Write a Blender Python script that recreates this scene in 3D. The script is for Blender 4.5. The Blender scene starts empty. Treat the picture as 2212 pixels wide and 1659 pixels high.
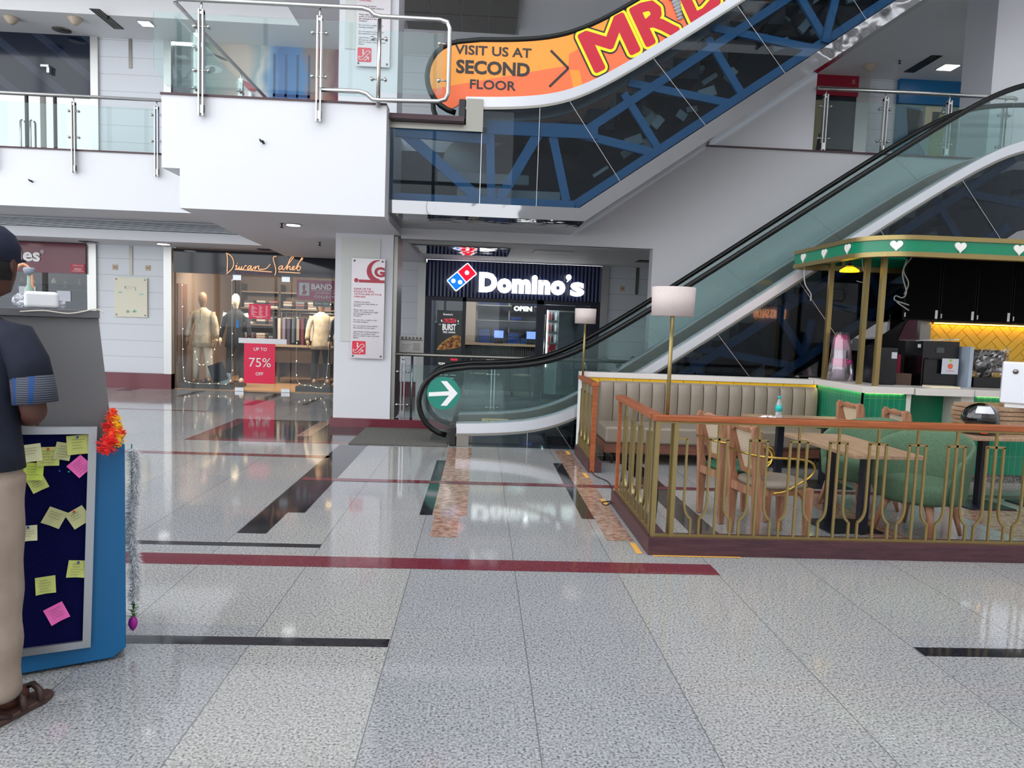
import bpy, bmesh, math, random
from mathutils import Vector, Matrix
random.seed(7)
PI = math.pi
C = bpy.context.scene.collection
scn = bpy.context.scene

# ------------------------------------------------------------------ camera
F, PITCH, ROLL, YAW = 1560.0, .0805, .0364, .0463
cf = Vector((math.sin(YAW)*math.cos(PITCH), math.cos(YAW)*math.cos(PITCH), -math.sin(PITCH)))
r0 = Vector((math.cos(YAW), -math.sin(YAW), 0)); u0 = r0.cross(cf)
cr = math.cos(ROLL)*r0 + math.sin(ROLL)*u0; cu = -math.sin(ROLL)*r0 + math.cos(ROLL)*u0
camd = bpy.data.cameras.new('camera'); camd.sensor_fit = 'HORIZONTAL'; camd.sensor_width = 36
camd.lens = F/2212*36; camd.clip_end = 200
cam = bpy.data.objects.new('camera', camd); C.objects.link(cam)
m3 = Matrix((cr, cu, -cf)).transposed()
cam.matrix_world = Matrix.Translation((0, 0, 1.5)) @ m3.to_4x4()
scn.camera = cam

# ------------------------------------------------------------------ world, light, exposure
w = bpy.data.worlds.new('sky'); scn.world = w; w.use_nodes = True
bg = w.node_tree.nodes['Background']
bg.inputs[0].default_value = (.94, .965, 1.0, 1); bg.inputs[1].default_value = 2.6
scn.view_settings.view_transform = 'Standard'; scn.view_settings.look = 'None'
scn.view_settings.exposure = 0.17; scn.view_settings.gamma = 1; scn.view_settings.use_curve_mapping = False
scn.cycles.transparent_max_bounces = 32
scn.cycles.max_bounces = 9; scn.cycles.diffuse_bounces = 5; scn.cycles.glossy_bounces = 5
scn.cycles.sample_clamp_indirect = 4.0
scn.cycles.caustics_reflective = False; scn.cycles.caustics_refractive = False

def area(name, loc, size, power, col=(1, 1, 1), rot=(0, 0, 0), sy=None):
    l = bpy.data.lights.new(name, 'AREA'); l.energy = power; l.color = col
    l.shape = 'RECTANGLE'; l.size = size; l.size_y = sy or size
    o = bpy.data.objects.new(name, l); C.objects.link(o); o.location = loc; o.rotation_euler = rot
    return o

# ------------------------------------------------------------------ materials
def s2l(c):
    return tuple(((x/255)/12.92 if x/255 <= .04045 else ((x/255+.055)/1.055)**2.4) for x in c)
MATS = {}
def mat(name, col, rough=.5, metal=0, emit=0, srgb=True, spec=.5, coat=0, ecol=None, alpha=None):
    if name in MATS: return MATS[name]
    m = bpy.data.materials.new(name); m.use_nodes = True
    b = m.node_tree.nodes['Principled BSDF']
    c = s2l(col) if srgb else col
    b.inputs['Base Color'].default_value = (*c, 1); b.inputs['Roughness'].default_value = rough
    b.inputs['Metallic'].default_value = metal; b.inputs['Specular IOR Level'].default_value = spec
    b.inputs['Coat Weight'].default_value = coat; b.inputs['Coat Roughness'].default_value = .06
    if emit:
        b.inputs['Emission Color'].default_value = (*(s2l(ecol) if ecol else c), 1); b.inputs['Emission Strength'].default_value = emit
    MATS[name] = m; return m
class NT:
    def __init__(s, m): s.t = m.node_tree; s.b = s.t.nodes.get('Principled BSDF')
    def n(s, ty, **k):
        x = s.t.nodes.new(ty)
        for a, v in k.items(): setattr(x, a, v)
        return x
    def l(s, a, b): s.t.links.new(a, b)
    def math(s, op, a, b=None, c=None):
        x = s.n('ShaderNodeMath', operation=op)
        for i, v in enumerate((a, b, c)):
            if v is None: continue
            if isinstance(v, (int, float)): x.inputs[i].default_value = v
            else: s.l(v, x.inputs[i])
        return x.outputs[0]
    def mix(s, f, a, b, blend='MIX'):
        x = s.n('ShaderNodeMix', data_type='RGBA', blend_type=blend)
        for i, v in ((0, f), (6, a), (7, b)):
            if isinstance(v, (int, float)): x.inputs[i].default_value = v
            elif isinstance(v, tuple): x.inputs[i].default_value = (*v[:3], 1)
            else: s.l(v, x.inputs[i])
        return x.outputs[2]
    def ramp(s, f, stops):
        x = s.n('ShaderNodeValToRGB'); e = x.color_ramp.elements
        while len(e) < len(stops): e.new(.5)
        for i, (p, c) in enumerate(stops):
            e[i].position = p; e[i].color = (*c[:3], 1)
        s.l(f, x.inputs[0]); return x.outputs[0]
    def noise(s, vec, scale, detail=2, rough=.5):
        x = s.n('ShaderNodeTexNoise'); x.inputs['Scale'].default_value = scale
        x.inputs['Detail'].default_value = detail; x.inputs['Roughness'].default_value = rough
        if vec: s.l(vec, x.inputs['Vector'])
        return x.outputs[0]
    def bump(s, h, dist=.002, strength=1):
        x = s.n('ShaderNodeBump'); x.inputs['Distance'].default_value = dist; x.inputs['Strength'].default_value = strength
        s.l(h, x.inputs['Height']); s.l(x.outputs[0], s.b.inputs['Normal'])
    def pos(s):
        g = s.n('ShaderNodeNewGeometry').outputs['Position']; p = s.n('ShaderNodeSeparateXYZ'); s.l(g, p.inputs[0])
        return g, p.outputs
def speck(m, c1, c2, scale=60, lo=.4, hi=.6, bump=0):
    t = NT(m); tc = t.n('ShaderNodeTexCoord').outputs['Object']
    f = t.noise(tc, scale, 3); t.l(t.ramp(f, [(lo, s2l(c1)), (hi, s2l(c2))]), t.b.inputs['Base Color'])
    if bump: t.bump(f, bump)
    return m
def granite(name, light, dark, line=True):
    m = mat(name, (150, 150, 150), .07, spec=.42); t = NT(m); g, p = t.pos()
    n1 = t.noise(g, 95, 3, .6); n2 = t.noise(g, 40, 2); n3 = t.noise(g, 1.1, 2)
    c = t.ramp(n1, [(.34, s2l(dark)), (.43, s2l(tuple(v*.82 for v in light))), (.56, s2l(light)), (.75, s2l(tuple(min(255, v*1.12) for v in light)))])
    c = t.mix(t.ramp(n2, [(.3, (.35, .35, .35)), (.42, (0, 0, 0))]), c, s2l(tuple(v*.55 for v in light)))
    c = t.mix(.35, c, t.ramp(n3, [(.3, (.72, .74, .80)), (.7, (1.0, .98, .94))]), 'MULTIPLY')
    if line:
        fx = t.math('DIVIDE', t.math('SUBTRACT', p[0], .26-.635*20), .635)
        d = t.math('ABSOLUTE', t.math('SUBTRACT', t.math('FRACT', t.math('ADD', fx, .5)), .5))
        cell = t.math('FLOOR', fx)
        fy = t.math('DIVIDE', t.math('ADD', p[1], t.math('ADD', 20, t.math('MULTIPLY', t.math('MODULO', cell, 2), .0))), 1.117)
        dy = t.math('ABSOLUTE', t.math('SUBTRACT', t.math('FRACT', t.math('ADD', fy, .5)), .5))
        wn = t.n('ShaderNodeTexWhiteNoise', noise_dimensions='2D'); cb = t.n('ShaderNodeCombineXYZ')
        t.l(cell, cb.inputs[0]); t.l(t.math('FLOOR', fy), cb.inputs[1]); t.l(cb.outputs[0], wn.inputs['Vector'])
        tone = t.ramp(wn.outputs[0], [(0, (.86, .88, .93)), (.5, (.95, .95, .96)), (1, (1, .99, .97))])
        c = t.mix(1.0, c, tone, 'MULTIPLY')
        c = t.mix(t.math('MULTIPLY', t.math('LESS_THAN', d, .0042), .75), c, (.10, .10, .10))
        c = t.mix(t.math('MULTIPLY', t.math('LESS_THAN', dy, .0016), .35), c, (.12, .12, .12))
    t.l(c, t.b.inputs['Base Color'])
    rr = t.noise(g, 6, 2)
    mr = t.n('ShaderNodeMapRange'); t.l(rr, mr.inputs[0]); mr.inputs[3].default_value = .05; mr.inputs[4].default_value = .085
    t.l(mr.outputs[0], t.b.inputs['Roughness'])
    return m
def wood(name, c1, c2, rough=.45, scale=(3, 30, 30), rot=0, coat=0):
    if name in MATS: return MATS[name]
    m = mat(name, c1, rough, coat=coat); t = NT(m); tc = t.n('ShaderNodeTexCoord').outputs['Object']
    mp = t.n('ShaderNodeMapping'); t.l(tc, mp.inputs[0]); mp.inputs['Scale'].default_value = scale; mp.inputs['Rotation'].default_value = (0, 0, rot)
    f = t.noise(mp.outputs[0], 1.6, 4, .6)
    t.l(t.ramp(f, [(.3, s2l(c1)), (.5, s2l(tuple((a+b)/2 for a, b in zip(c1, c2)))), (.7, s2l(c2))]), t.b.inputs['Base Color'])
    return m
def glass(name, tint=(.85, .95, .93), refl=.08, rough=.0, gl=(1, 1, 1), body=None, bodyf=0, k=.75):
    """thin architectural glass: tinted see-through + mirror reflection growing at grazing angles"""
    if name in MATS: return MATS[name]
    m = bpy.data.materials.new(name); m.use_nodes = True; t = m.node_tree; t.nodes.clear()
    o = t.nodes.new('ShaderNodeOutputMaterial'); tr = t.nodes.new('ShaderNodeBsdfTransparent'); tr.inputs[0].default_value = (*tint, 1)
    gs = t.nodes.new('ShaderNodeBsdfGlossy'); gs.inputs['Roughness'].default_value = rough; gs.inputs[0].default_value = (*gl, 1)
    fr = t.nodes.new('ShaderNodeFresnel'); fr.inputs[0].default_value = 1.45
    ad = t.nodes.new('ShaderNodeMath'); ad.operation = 'MULTIPLY_ADD'; ad.inputs[1].default_value = k; ad.inputs[2].default_value = refl
    ad.use_clamp = True; t.links.new(fr.outputs[0], ad.inputs[0])
    mx = t.nodes.new('ShaderNodeMixShader'); t.links.new(ad.outputs[0], mx.inputs[0])
    base = tr.outputs[0]
    if body:
        df = t.nodes.new('ShaderNodeBsdfDiffuse'); df.inputs[0].default_value = (*body, 1)
        m2 = t.nodes.new('ShaderNodeMixShader'); m2.inputs[0].default_value = bodyf
        t.links.new(base, m2.inputs[1]); t.links.new(df.outputs[0], m2.inputs[2]); base = m2.outputs[0]
    t.links.new(base, mx.inputs[1]); t.links.new(gs.outputs[0], mx.inputs[2])
    t.links.new(mx.outputs[0], o.inputs[0]); MATS[name] = m; return m

white = mat('white_paint', (220, 221, 226), .55)
greyw = mat('ceiling_paint', (232, 232, 233), .6)
greyf = mat('fascia_paint', (196, 196, 199), .55)
offw = mat('offwhite_panel', (214, 214, 210), .35)
granite_m = granite('speckled_granite', (176, 176, 174), (88, 89, 95))
pinkg = speck(mat('pink_granite', (170, 130, 110), .09), (140, 100, 84), (176, 150, 132), 18, .38, .62)
blackg = speck(mat('black_granite', (38, 38, 42), .07), (28, 28, 32), (46, 46, 52), 60)
redg = speck(mat('red_granite', (110, 45, 55), .08), (102, 42, 52), (116, 52, 62), 90)
steel = mat('brushed_steel', (190, 190, 188), .22, 1)
steeld = mat('satin_steel', (140, 138, 132), .38, 1)
mirror = mat('mirror_steel', (140, 140, 142), .05, 1); t_ = NT(mirror); t_.bump(t_.noise(t_.n('ShaderNodeTexCoord').outputs['Object'], 2.2, 2), .02, .6)
alum = mat('aluminium', (190, 195, 200), .32, .85)
gold = mat('gold_paint', (158, 140, 92), .36, .75)
brass = mat('brass', (205, 170, 85), .18, 1)
black = mat('black_plastic', (18, 19, 22), .35)
rubber = mat('handrail_rubber', (9, 10, 11), .3, spec=.35)
darkm = mat('dark_metal', (40, 42, 46), .4, .6)
navy = mat('navy_panel', (12, 26, 62), .4)
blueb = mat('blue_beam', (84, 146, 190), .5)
blued = mat('blue_beam_shaded', (36, 66, 96), .5)  # same beam blue with the lower truss's shade put into the colour
palem = mat('pale_machine', (176, 180, 172), .5)
maroon = mat('maroon_sign', (104, 30, 52), .15)
clear = glass('clear_glass', (.90, .97, .955), .0, k=.5)
greeng = glass('green_glass', (.89, .95, .945), .0, body=(.5, .72, .72), bodyf=.018, k=.45)
cladg = glass('dark_cladding_glass', (.60, .68, .74), .0, k=.42)
shopg = glass('shop_glass', (.93, .95, .95), .0, k=.5)
tealg = glass('dark_shop_glass', (.55, .62, .68), .02, k=.6)
emw = mat('lamp_white', (255, 255, 255), .5, emit=4)
emwarm = mat('lamp_warm', (255, 214, 150), .5, emit=9)
green = mat('green_paint', (4, 128, 92), .22)
heartw = mat('white_acrylic', (236, 234, 228), .4)
ctop = mat('white_counter', (222, 216, 210), .3)
yellow = mat('yellow_tile', (238, 190, 40), .25)
dkwood = wood('dark_base_wood', (58, 34, 42), (84, 52, 58), .4)
rwood = wood('orange_rail_wood', (134, 68, 34), (174, 96, 54), .35, (2, 30, 30))
twood = wood('table_wood', (146, 116, 90), (186, 156, 128), .4, (22, 2, 22))
cwood = wood('chair_wood', (138, 92, 66), (188, 140, 110), .42, (18, 18, 2.2))
vinyl = mat('taupe_vinyl', (138, 127, 114), .42)
textw = mat('white_lettering', (240, 240, 240), .5)
textk = mat('black_lettering', (30, 30, 32), .5)

# ------------------------------------------------------------------ mesh helpers
class MB:
    def __init__(s): s.v = []; s.f = []; s.mi = []; s.cur = 0; s.sm = []; s.smooth = False
    def add(s, vs, fs):
        o = len(s.v); s.v += [tuple(v) for v in vs]
        for f in fs: s.f.append(tuple(i+o for i in f)); s.mi.append(s.cur); s.sm.append(s.smooth)
        return s
    def box(s, x0, x1, y0, y1, z0, z1):
        return s.add([(x, y, z) for x in (x0, x1) for y in (y0, y1) for z in (z0, z1)],
                     [(0, 1, 3, 2), (4, 6, 7, 5), (0, 4, 5, 1), (2, 3, 7, 6), (0, 2, 6, 4), (1, 5, 7, 3)])
    def rbox(s, c, size, ax=(1, 0, 0), up=(0, 0, 1)):
        a = Vector(ax).normalized(); u = Vector(up); b = u.cross(a).normalized(); u = a.cross(b)
        c = Vector(c); hx, hy, hz = [v/2 for v in size]
        return s.add([c+a*i*hx+b*j*hy+u*k*hz for i in (-1, 1) for j in (-1, 1) for k in (-1, 1)],
                     [(0, 1, 3, 2), (4, 6, 7, 5), (0, 4, 5, 1), (2, 3, 7, 6), (0, 2, 6, 4), (1, 5, 7, 3)])
    def bar(s, p, q, w, h, up=(0, 0, 1)):
        p = Vector(p); q = Vector(q); d = q-p
        if abs(d.normalized().dot(Vector(up))) > .99: up = (0, 1, 0)
        return s.rbox((p+q)/2, (d.length, w, h), d, up)
    def tube(s, pts, r, n=10, closed=False, ry=None, up=None):
        pts = [Vector(p) for p in pts]; N = len(pts); rs = r if isinstance(r, (list, tuple)) else [r]*N
        t0 = (pts[1]-pts[0]).normalized()
        ref = Vector(up) if up else (Vector((0, 0, 1)) if abs(t0.z) < .9 else Vector((0, 1, 0)))
        nrm = (ref-t0*ref.dot(t0)).normalized(); rings = []
        for i, p in enumerate(pts):
            if closed: t = (pts[(i+1) % N]-pts[i-1]).normalized()
            else: t = (pts[min(i+1, N-1)]-pts[max(i-1, 0)]).normalized()
            nrm = (nrm-t*nrm.dot(t)).normalized(); b = t.cross(nrm)
            k = (ry/r) if (ry and not isinstance(r, (list, tuple))) else 1
            rings.append([p+(nrm*math.cos(a)+b*math.sin(a)*k)*rs[i] for a in [2*PI*j/n for j in range(n)]])
        vs = [v for rg in rings for v in rg]; fs = []
        for i in range(N if closed else N-1):
            a = i*n; b2 = ((i+1) % N)*n
            for j in range(n): fs.append((a+j, a+(j+1) % n, b2+(j+1) % n, b2+j))
        if not closed: fs += [tuple(range(n-1, -1, -1)), tuple((N-1)*n+j for j in range(n))]
        sm = s.smooth; s.smooth = n > 5; s.add(vs, fs); s.smooth = sm
        return s
    def cyl(s, p, q, r, n=16): return s.tube([p, q], r, n)
    def lathe(s, prof, c=(0, 0, 0), n=24):
        vs = []; fs = []
        for r, z in prof: vs += [(c[0]+r*math.cos(2*PI*j/n), c[1]+r*math.sin(2*PI*j/n), c[2]+z) for j in range(n)]
        for i in range(len(prof)-1):
            for j in range(n): fs.append((i*n+j, i*n+(j+1) % n, (i+1)*n+(j+1) % n, (i+1)*n+j))
        fs += [tuple(range(n-1, -1, -1)), tuple((len(prof)-1)*n+j for j in range(n))]
        sm = s.smooth; s.smooth = True; s.add(vs, fs); s.smooth = sm; return s
    def loft(s, secs, n=20):
        """secs: (cx,cy,cz,rx,ry[,power])"""
        vs = []; fs = []
        for q in secs:
            cx, cy, cz, rx, ry = q[:5]; e = q[5] if len(q) > 5 else 1
            for j in range(n):
                a = 2*PI*j/n; ca, sa = math.cos(a), math.sin(a)
                vs.append((cx+rx*math.copysign(abs(ca)**e, ca), cy+ry*math.copysign(abs(sa)**e, sa), cz))
        for i in range(len(secs)-1):
            for j in range(n): fs.append((i*n+j, i*n+(j+1) % n, (i+1)*n+(j+1) % n, (i+1)*n+j))
        fs += [tuple(range(n-1, -1, -1)), tuple((len(secs)-1)*n+j for j in range(n))]
        sm = s.smooth; s.smooth = True; s.add(vs, fs); s.smooth = sm; return s
    def prism(s, poly, y0, y1):
        """XZ polygon extruded along Y"""
        n = len(poly); vs = [(x, y0, z) for x, z in poly]+[(x, y1, z) for x, z in poly]
        return s.add(vs, [tuple(range(n)), tuple(range(2*n-1, n-1, -1))]+[(i, i+n, (i+1) % n+n, (i+1) % n) for i in range(n)])
    def prismz(s, poly, z0, z1):
        n = len(poly); vs = [(x, y, z0) for x, y in poly]+[(x, y, z1) for x, y in poly]
        return s.add(vs, [tuple(range(n-1, -1, -1)), tuple(range(n, 2*n))]+[(i, (i+1) % n, (i+1) % n+n, i+n) for i in range(n)])
    def strip(s, xs, ft, fb, y0, y1):
        """band between two height curves, extruded along Y"""
        n = len(xs); vs = []
        for x in xs: vs += [(x, y0, ft(x)), (x, y1, ft(x)), (x, y1, fb(x)), (x, y0, fb(x))]
        fs = []
        for i in range(n-1):
            a = 4*i
            for j in range(4): fs.append((a+j, a+(j+1) % 4, a+4+(j+1) % 4, a+4+j))
        fs += [(3, 2, 1, 0), (4*n-4, 4*n-3, 4*n-2, 4*n-1)]
        return s.add(vs, fs)
    def sphere(s, c, r, n=12, m=8, sx=1, sy=1, sz=1):
        prof = [(r*math.sin(PI*i/m), -r*math.cos(PI*i/m)) for i in range(m+1)]
        vs = []; fs = []
        for q, z in prof: vs += [(c[0]+max(q, 1e-4)*sx*math.cos(2*PI*j/n), c[1]+max(q, 1e-4)*sy*math.sin(2*PI*j/n), c[2]+z*sz) for j in range(n)]
        for i in range(m):
            for j in range(n): fs.append((i*n+j, i*n+(j+1) % n, (i+1)*n+(j+1) % n, (i+1)*n+j))
        sm = s.smooth; s.smooth = True; s.add(vs, fs); s.smooth = sm; return s
    def tf(s, M, i0=0):
        for i in range(i0, len(s.v)): s.v[i] = tuple(M @ Vector(s.v[i]))
        return s

def ploc(o):
    l = Vector((0, 0, 0))
    while o: l += o.location; o = o.parent
    return l
def ob(name, mb, m, parent=None, bevel=0, seg=2, sub=0, solid=0):
    """one mesh object; coordinates are world (or the thing's own while it stands at the origin)"""
    vs = [Vector(v) for v in mb.v]
    if parent is None:
        lo = [min(v[i] for v in vs) for i in range(3)]; hi = [max(v[i] for v in vs) for i in range(3)]
        org = Vector(((lo[0]+hi[0])/2, (lo[1]+hi[1])/2, lo[2]))
    else: org = ploc(parent)
    me = bpy.data.meshes.new(name); me.from_pydata([v-org for v in vs], [], mb.f); me.update()
    for x in (m if isinstance(m, (list, tuple)) else [m]): me.materials.append(x)
    me.polygons.foreach_set('material_index', mb.mi); me.polygons.foreach_set('use_smooth', mb.sm)
    bm = bmesh.new(); bm.from_mesh(me); bmesh.ops.recalc_face_normals(bm, faces=bm.faces); bm.to_mesh(me); bm.free()
    o = bpy.data.objects.new(name, me); C.objects.link(o)
    if parent is None: o.location = org
    else: o.parent = parent
    if solid: k = o.modifiers.new('s', 'SOLIDIFY'); k.thickness = solid
    if sub: k = o.modifiers.new('u', 'SUBSURF'); k.levels = sub; k.render_levels = sub
    if bevel:
        k = o.modifiers.new('b', 'BEVEL'); k.width = bevel; k.segments = seg; k.limit_method = 'ANGLE'; k.angle_limit = math.radians(40)
        me.polygons.foreach_set('use_smooth', [True]*len(me.polygons))
        try: k.harden_normals = True
        except Exception: pass
    return o
def tag(o, label, cat, group=None, kind=None):
    o['label'] = label; o['category'] = cat
    if group: o['group'] = group
    if kind: o['kind'] = kind
    return o
def thing(name, label, cat, loc=(0, 0, 0), group=None, rz=0):
    o = bpy.data.objects.new(name, None); C.objects.link(o); o.location = loc; o.rotation_euler = (0, 0, rz); o.empty_display_size = .1
    return tag(o, label, cat, group)
def struct(name, mb, m, **k):
    o = ob(name, mb, m, **k); o['kind'] = 'structure'; return o
def dup(root, loc, rz, label, group=None):
    r = root.copy(); C.objects.link(r); r.location = loc; r.rotation_euler = (0, 0, rz); r['label'] = label
    if group: r['group'] = group
    for ch in list(root.children):
        c = ch.copy(); C.objects.link(c); c.parent = r
        for g in list(ch.children):
            d = g.copy(); C.objects.link(d); d.parent = c
    return r
def lab(o, s): o['label'] = s; return o

_dg = None
def text_mb(s, bold=0, ext=.0, spacing=1.0, res=3):
    """text outline as (verts, faces) in XY, thickness along Z"""
    cu_ = bpy.data.curves.new('t', 'FONT'); cu_.body = s; cu_.size = 1; cu_.offset = bold; cu_.extrude = ext
    cu_.space_character = spacing; cu_.resolution_u = res; cu_.align_x = 'LEFT'
    o = bpy.data.objects.new('t', cu_); C.objects.link(o)
    dg = bpy.context.evaluated_depsgraph_get(); me = bpy.data.meshes.new_from_object(o.evaluated_get(dg))
    vs = [v.co.copy() for v in me.vertices]; fs = [tuple(p.vertices) for p in me.polygons]
    bpy.data.objects.remove(o); bpy.data.meshes.remove(me); bpy.data.curves.remove(cu_)
    return vs, fs
def text_box(mb, s, x0, x1, z0, z1, y, bold=0, thick=.004, spacing=1.0, M=None, res=3, keep=False):
    """lettering filling the rectangle x0..x1, z0..z1, facing -Y"""
    vs, fs = text_mb(s, bold, .5, spacing, res)
    if not vs: return mb
    a = min(v.x for v in vs); b = max(v.x for v in vs); c = min(v.y for v in vs); d = max(v.y for v in vs)
    sx = (x1-x0)/(b-a); sz = (z1-z0)/(d-c)
    if keep: sx = min(sx, sz)
    out = [Vector((x0+(v.x-a)*sx, y-(v.z+.5)*thick, z0+(v.y-c)*sz)) for v in vs]
    if M: out = [M @ v for v in out]
    mb.add(out, fs); return mb
def para(mb, lines, x0, x1, ztop, lh, y, bold=0, thick=.002, M=None):
    """lines share one letter size: the longest line fills x0..x1"""
    wmax = 0; L = []
    for s in lines:
        if s:
            vs, fs = text_mb(s, bold, .5, res=1); L.append((vs, fs)); wmax = max(wmax, max(v.x for v in vs))
        else: L.append(None)
    k = (x1-x0)/wmax; z = ztop
    for it in L:
        z -= lh
        if it:
            out = [Vector((x0+v.x*k, y-(v.z+.5)*thick, z+v.y*lh*1.0)) for v in it[0]]
            if M: out = [M @ v for v in out]
            mb.add(out, it[1])
    return mb

# ================================================================== THE SETTING
planks = mat('plank_cladding', (214, 218, 224), .35); t = NT(planks); g, p = t.pos()
fz = t.math('FRACT', t.math('DIVIDE', t.math('ADD', p[2], .02), .318)); ln = t.math('LESS_THAN', fz, .03)
t.l(t.mix(t.math('MULTIPLY', ln, .55), s2l((214, 218, 224)), (.25, .25, .25)), t.b.inputs['Base Color'])
fl = MB(); fl.add([(-14, -10, 0), (13, -10, 0), (13, 20, 0), (-14, 20, 0)], [(0, 1, 2, 3)])
def inlay(x0, x1, y0, y1, mi, z=.0012):
    fl.cur = mi; fl.add([(x0, y0, z), (x1, y0, z), (x1, y1, z), (x0, y1, z)], [(0, 1, 2, 3)])
for a in [(-6, 1.54, 4.32, 4.52, 1), (-6, -.38, 3.245, 3.33, 2), (-8, -1.6, 7.8, 7.94, 1), (-1.64, -1.44, 4.98, 5.55, 2), (-1.64, -1.31, 5.55, 8.68, 2),
          (-6, -1.01, 4.69, 4.765, 2), (2.17, 9, 3.24, 3.335, 2), (-3.5, -1.3, 8.72, 8.88, 1), (-3.5, -3.3, 8.88, 10.65, 1), (-3.3, -1.3, 8.88, 10.16, 2), (-3.3, -2.06, 10.16, 10.65, 2),
          (-.43, -.33, 5.57, 7.85, 2), (.85, .95, 5.57, 7.87, 2), (-.33, -.06, 5.57, 8.7, 3), (-.31, -.12, 4.99, 5.57, 3), (.95, 1.14, 5.0, 8.7, 3),
          (-9, -4.2, 11.33, 11.43, 1), (-3.98, -3.8, 12.3, 14.3, 2), (-3.06, -2.96, 12.6, 14.0, 2), (-5.5, -5.35, 13.3, 14.4, 2), (-6.9, -6.8, 14.0, 14.5, 2), (-6.75, -6.65, 14.0, 14.5, 2),
          (1.62, 1.84, 4.95, 8.0, 2), (1.2, 1.7, 8.1, 8.4, 2), (3.0, 3.3, 4.9, 7.3, 3), (4.2, 6, 5.2, 6.2, 3), (.45, .75, 11.3, 12.4, 1), (1.5, 1.65, 12.0, 12.3, 2)]: inlay(*a)
inlay(-2.3, -2.12, 9.2, 10.6, 3, .0024)
inlay(-1.62, 8, 6.69, 6.81, 1, .0024)
struct('floor', fl, [granite_m, redg, blackg, pinkg])

def B(x0, x1, y0, y1, z0, z1): return MB().box(x0, x1, y0, y1, z0, z1)
# enclosing walls of the atrium (out of the picture, they bounce the light back)
wl = MB().box(-14.2, -14, -10, 12.2, 0, .5).box(-14.2, -14, 12.2, 20, 0, 12); struct('wall_left', wl, greyw)
wm = MB()
for i in range(8): wm.box(-14.12, -14, -10+i*3, -9.88+i*3, .5, 12)
struct('window_added', wm, steeld)  # added glazing: unseen left side opened to let more light in
struct('wall_right', B(13, 13.2, -10, 20, 0, 12), greyw)
wf = MB().box(-14, 13, -10.2, -10, 0, .9).box(1, 13, -10.2, -10, .9, 12)  # unseen; right part made solid to hold light off the right side
struct('wall_front', wf, greyw)
wm = MB()
for i in range(5): wm.box(-14+i*3, -13.88+i*3, -10.12, -10.0, .9, 12)
for z in (3.9, 6.7, 9.5): wm.box(-14, 1, -10.12, -10.0, z-.06, z+.06)
struct('window_2', wm, steeld)
# back wall pieces, ground floor and first floor
wb = MB()
for z0, z1 in ((.3, 2.8), (3.9, 6.72)):
    wb.box(-7.52, -6.23, 14.6, 14.9, z0, z1); wb.box(-2.3, -1.27, 14.6, 14.9, z0, z1)
wb.box(2.55, 13, 14.6, 14.9, .3, 2.8); wb.box(-1.27, 6.45, 14.6, 14.9, 3.9, 6.72); wb.box(7.62, 8.2, 14.6, 14.9, 3.9, 6.72)
wb.box(10.3, 13, 14.6, 14.9, 3.9, 6.72)
struct('wall_back', wb, planks)
tr_ = MB()
for x0, x1, za, zb in ((-7.69, -7.52, 0, 2.8), (-6.23, -6.08, 0, 2.8), (-1.27, -1.12, 0, 2.8), (2.4, 2.55, 0, 2.8), (-7.59, -7.45, 3.9, 6.7), (-6.22, -6.08, 3.9, 6.7), (7.36, 7.62, 3.9, 6.7), (10.25, 10.4, 3.9, 6.7), (-2.42, -2.3, 0, 2.8)):
    tr_.box(x0, x1, 14.55, 14.8, za, zb)
struct('trim_1', tr_, mat('pilaster_steel', (196, 196, 194), .32, .75))
bb = MB(); bb.box(-7.52, -6.08, 14.53, 14.9, 0, .3); bb.box(-2.3, -1.27, 14.53, 14.9, 0, .3); bb.box(2.55, 13, 14.53, 14.9, 0, .3)
bb.box(-2.07, 2.4, 10.14, 10.34, 0, .125)
struct('baseboard_back', bb, redg)
gs_ = MB()
for x in (-6.87, 3.13):
    gs_.box(x-.03, x+.03, 14.585, 14.6, 2.22, 2.78)
gs_.box(-6.89, -6.83, 14.585, 14.6, 6.15, 6.7)
struct('trim_2', gs_, steeld)
# slabs, fascias and ceilings
pl = MB(); pl.prismz([(-3.44, 8.46), (-1.14, 8.46), (-1.14, 14.6), (-3.86, 14.6), (-3.78, 13.5)], 2.69, 3.93)
pl.box(-3.64, -3.44, 8.46, 13.4, 3.13, 3.93)
struct('trim_3', pl, white)
cp_ = MB(); cp_.box(-3.65, -1.14, 8.445, 8.7, 3.93, 3.952); cp_.box(-1.13, -.27, 8.62, 8.78, 3.845, 3.90)
struct('trim_4', cp_, dkwood)
lf = MB(); lf.box(-14, -3.5, 12.2, 12.4, 3.14, 4.05); lf.box(-14, -3.74, 12.4, 13.5, 3.14, 3.85); lf.box(-14, -3.8, 13.5, 14.6, 2.79, 3.85)
struct('trim_5', lf, white)
lc = MB(); lc.box(-14, -3.6, 12.18, 12.42, 4.05, 4.075); lc.box(-1.14, 13, 10.17, 10.42, 4.09, 4.11)
struct('trim_6', lc, dkwood)
rf = MB(); rf.box(-1.14, 13, 10.2, 10.4, 2.65, 4.09); struct('wall_fascia', rf, greyf)
cg = MB(); cg.box(-1.14, 13, 10.4, 14.6, 2.76, 3.85); cg.box(-1.14, 2.6, 10.9, 11.2, 2.70, 2.76)
struct('ceiling', cg, greyw)
uc = MB(); uc.box(-14, -3.4, 13.5, 14.6, 6.69, 7.9); uc.box(-14, -3.4, 12.2, 13.5, 7.04, 7.9); uc.box(-3.4, 13, 10.2, 14.6, 6.69, 7.9); uc.box(-3.7, -1.14, 8.46, 10.2, 6.62, 7.9)
uc.box(-14, 13, 12.2, 12.4, 7.9, 12)
struct('ceiling_upper', uc, greyw)
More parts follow.
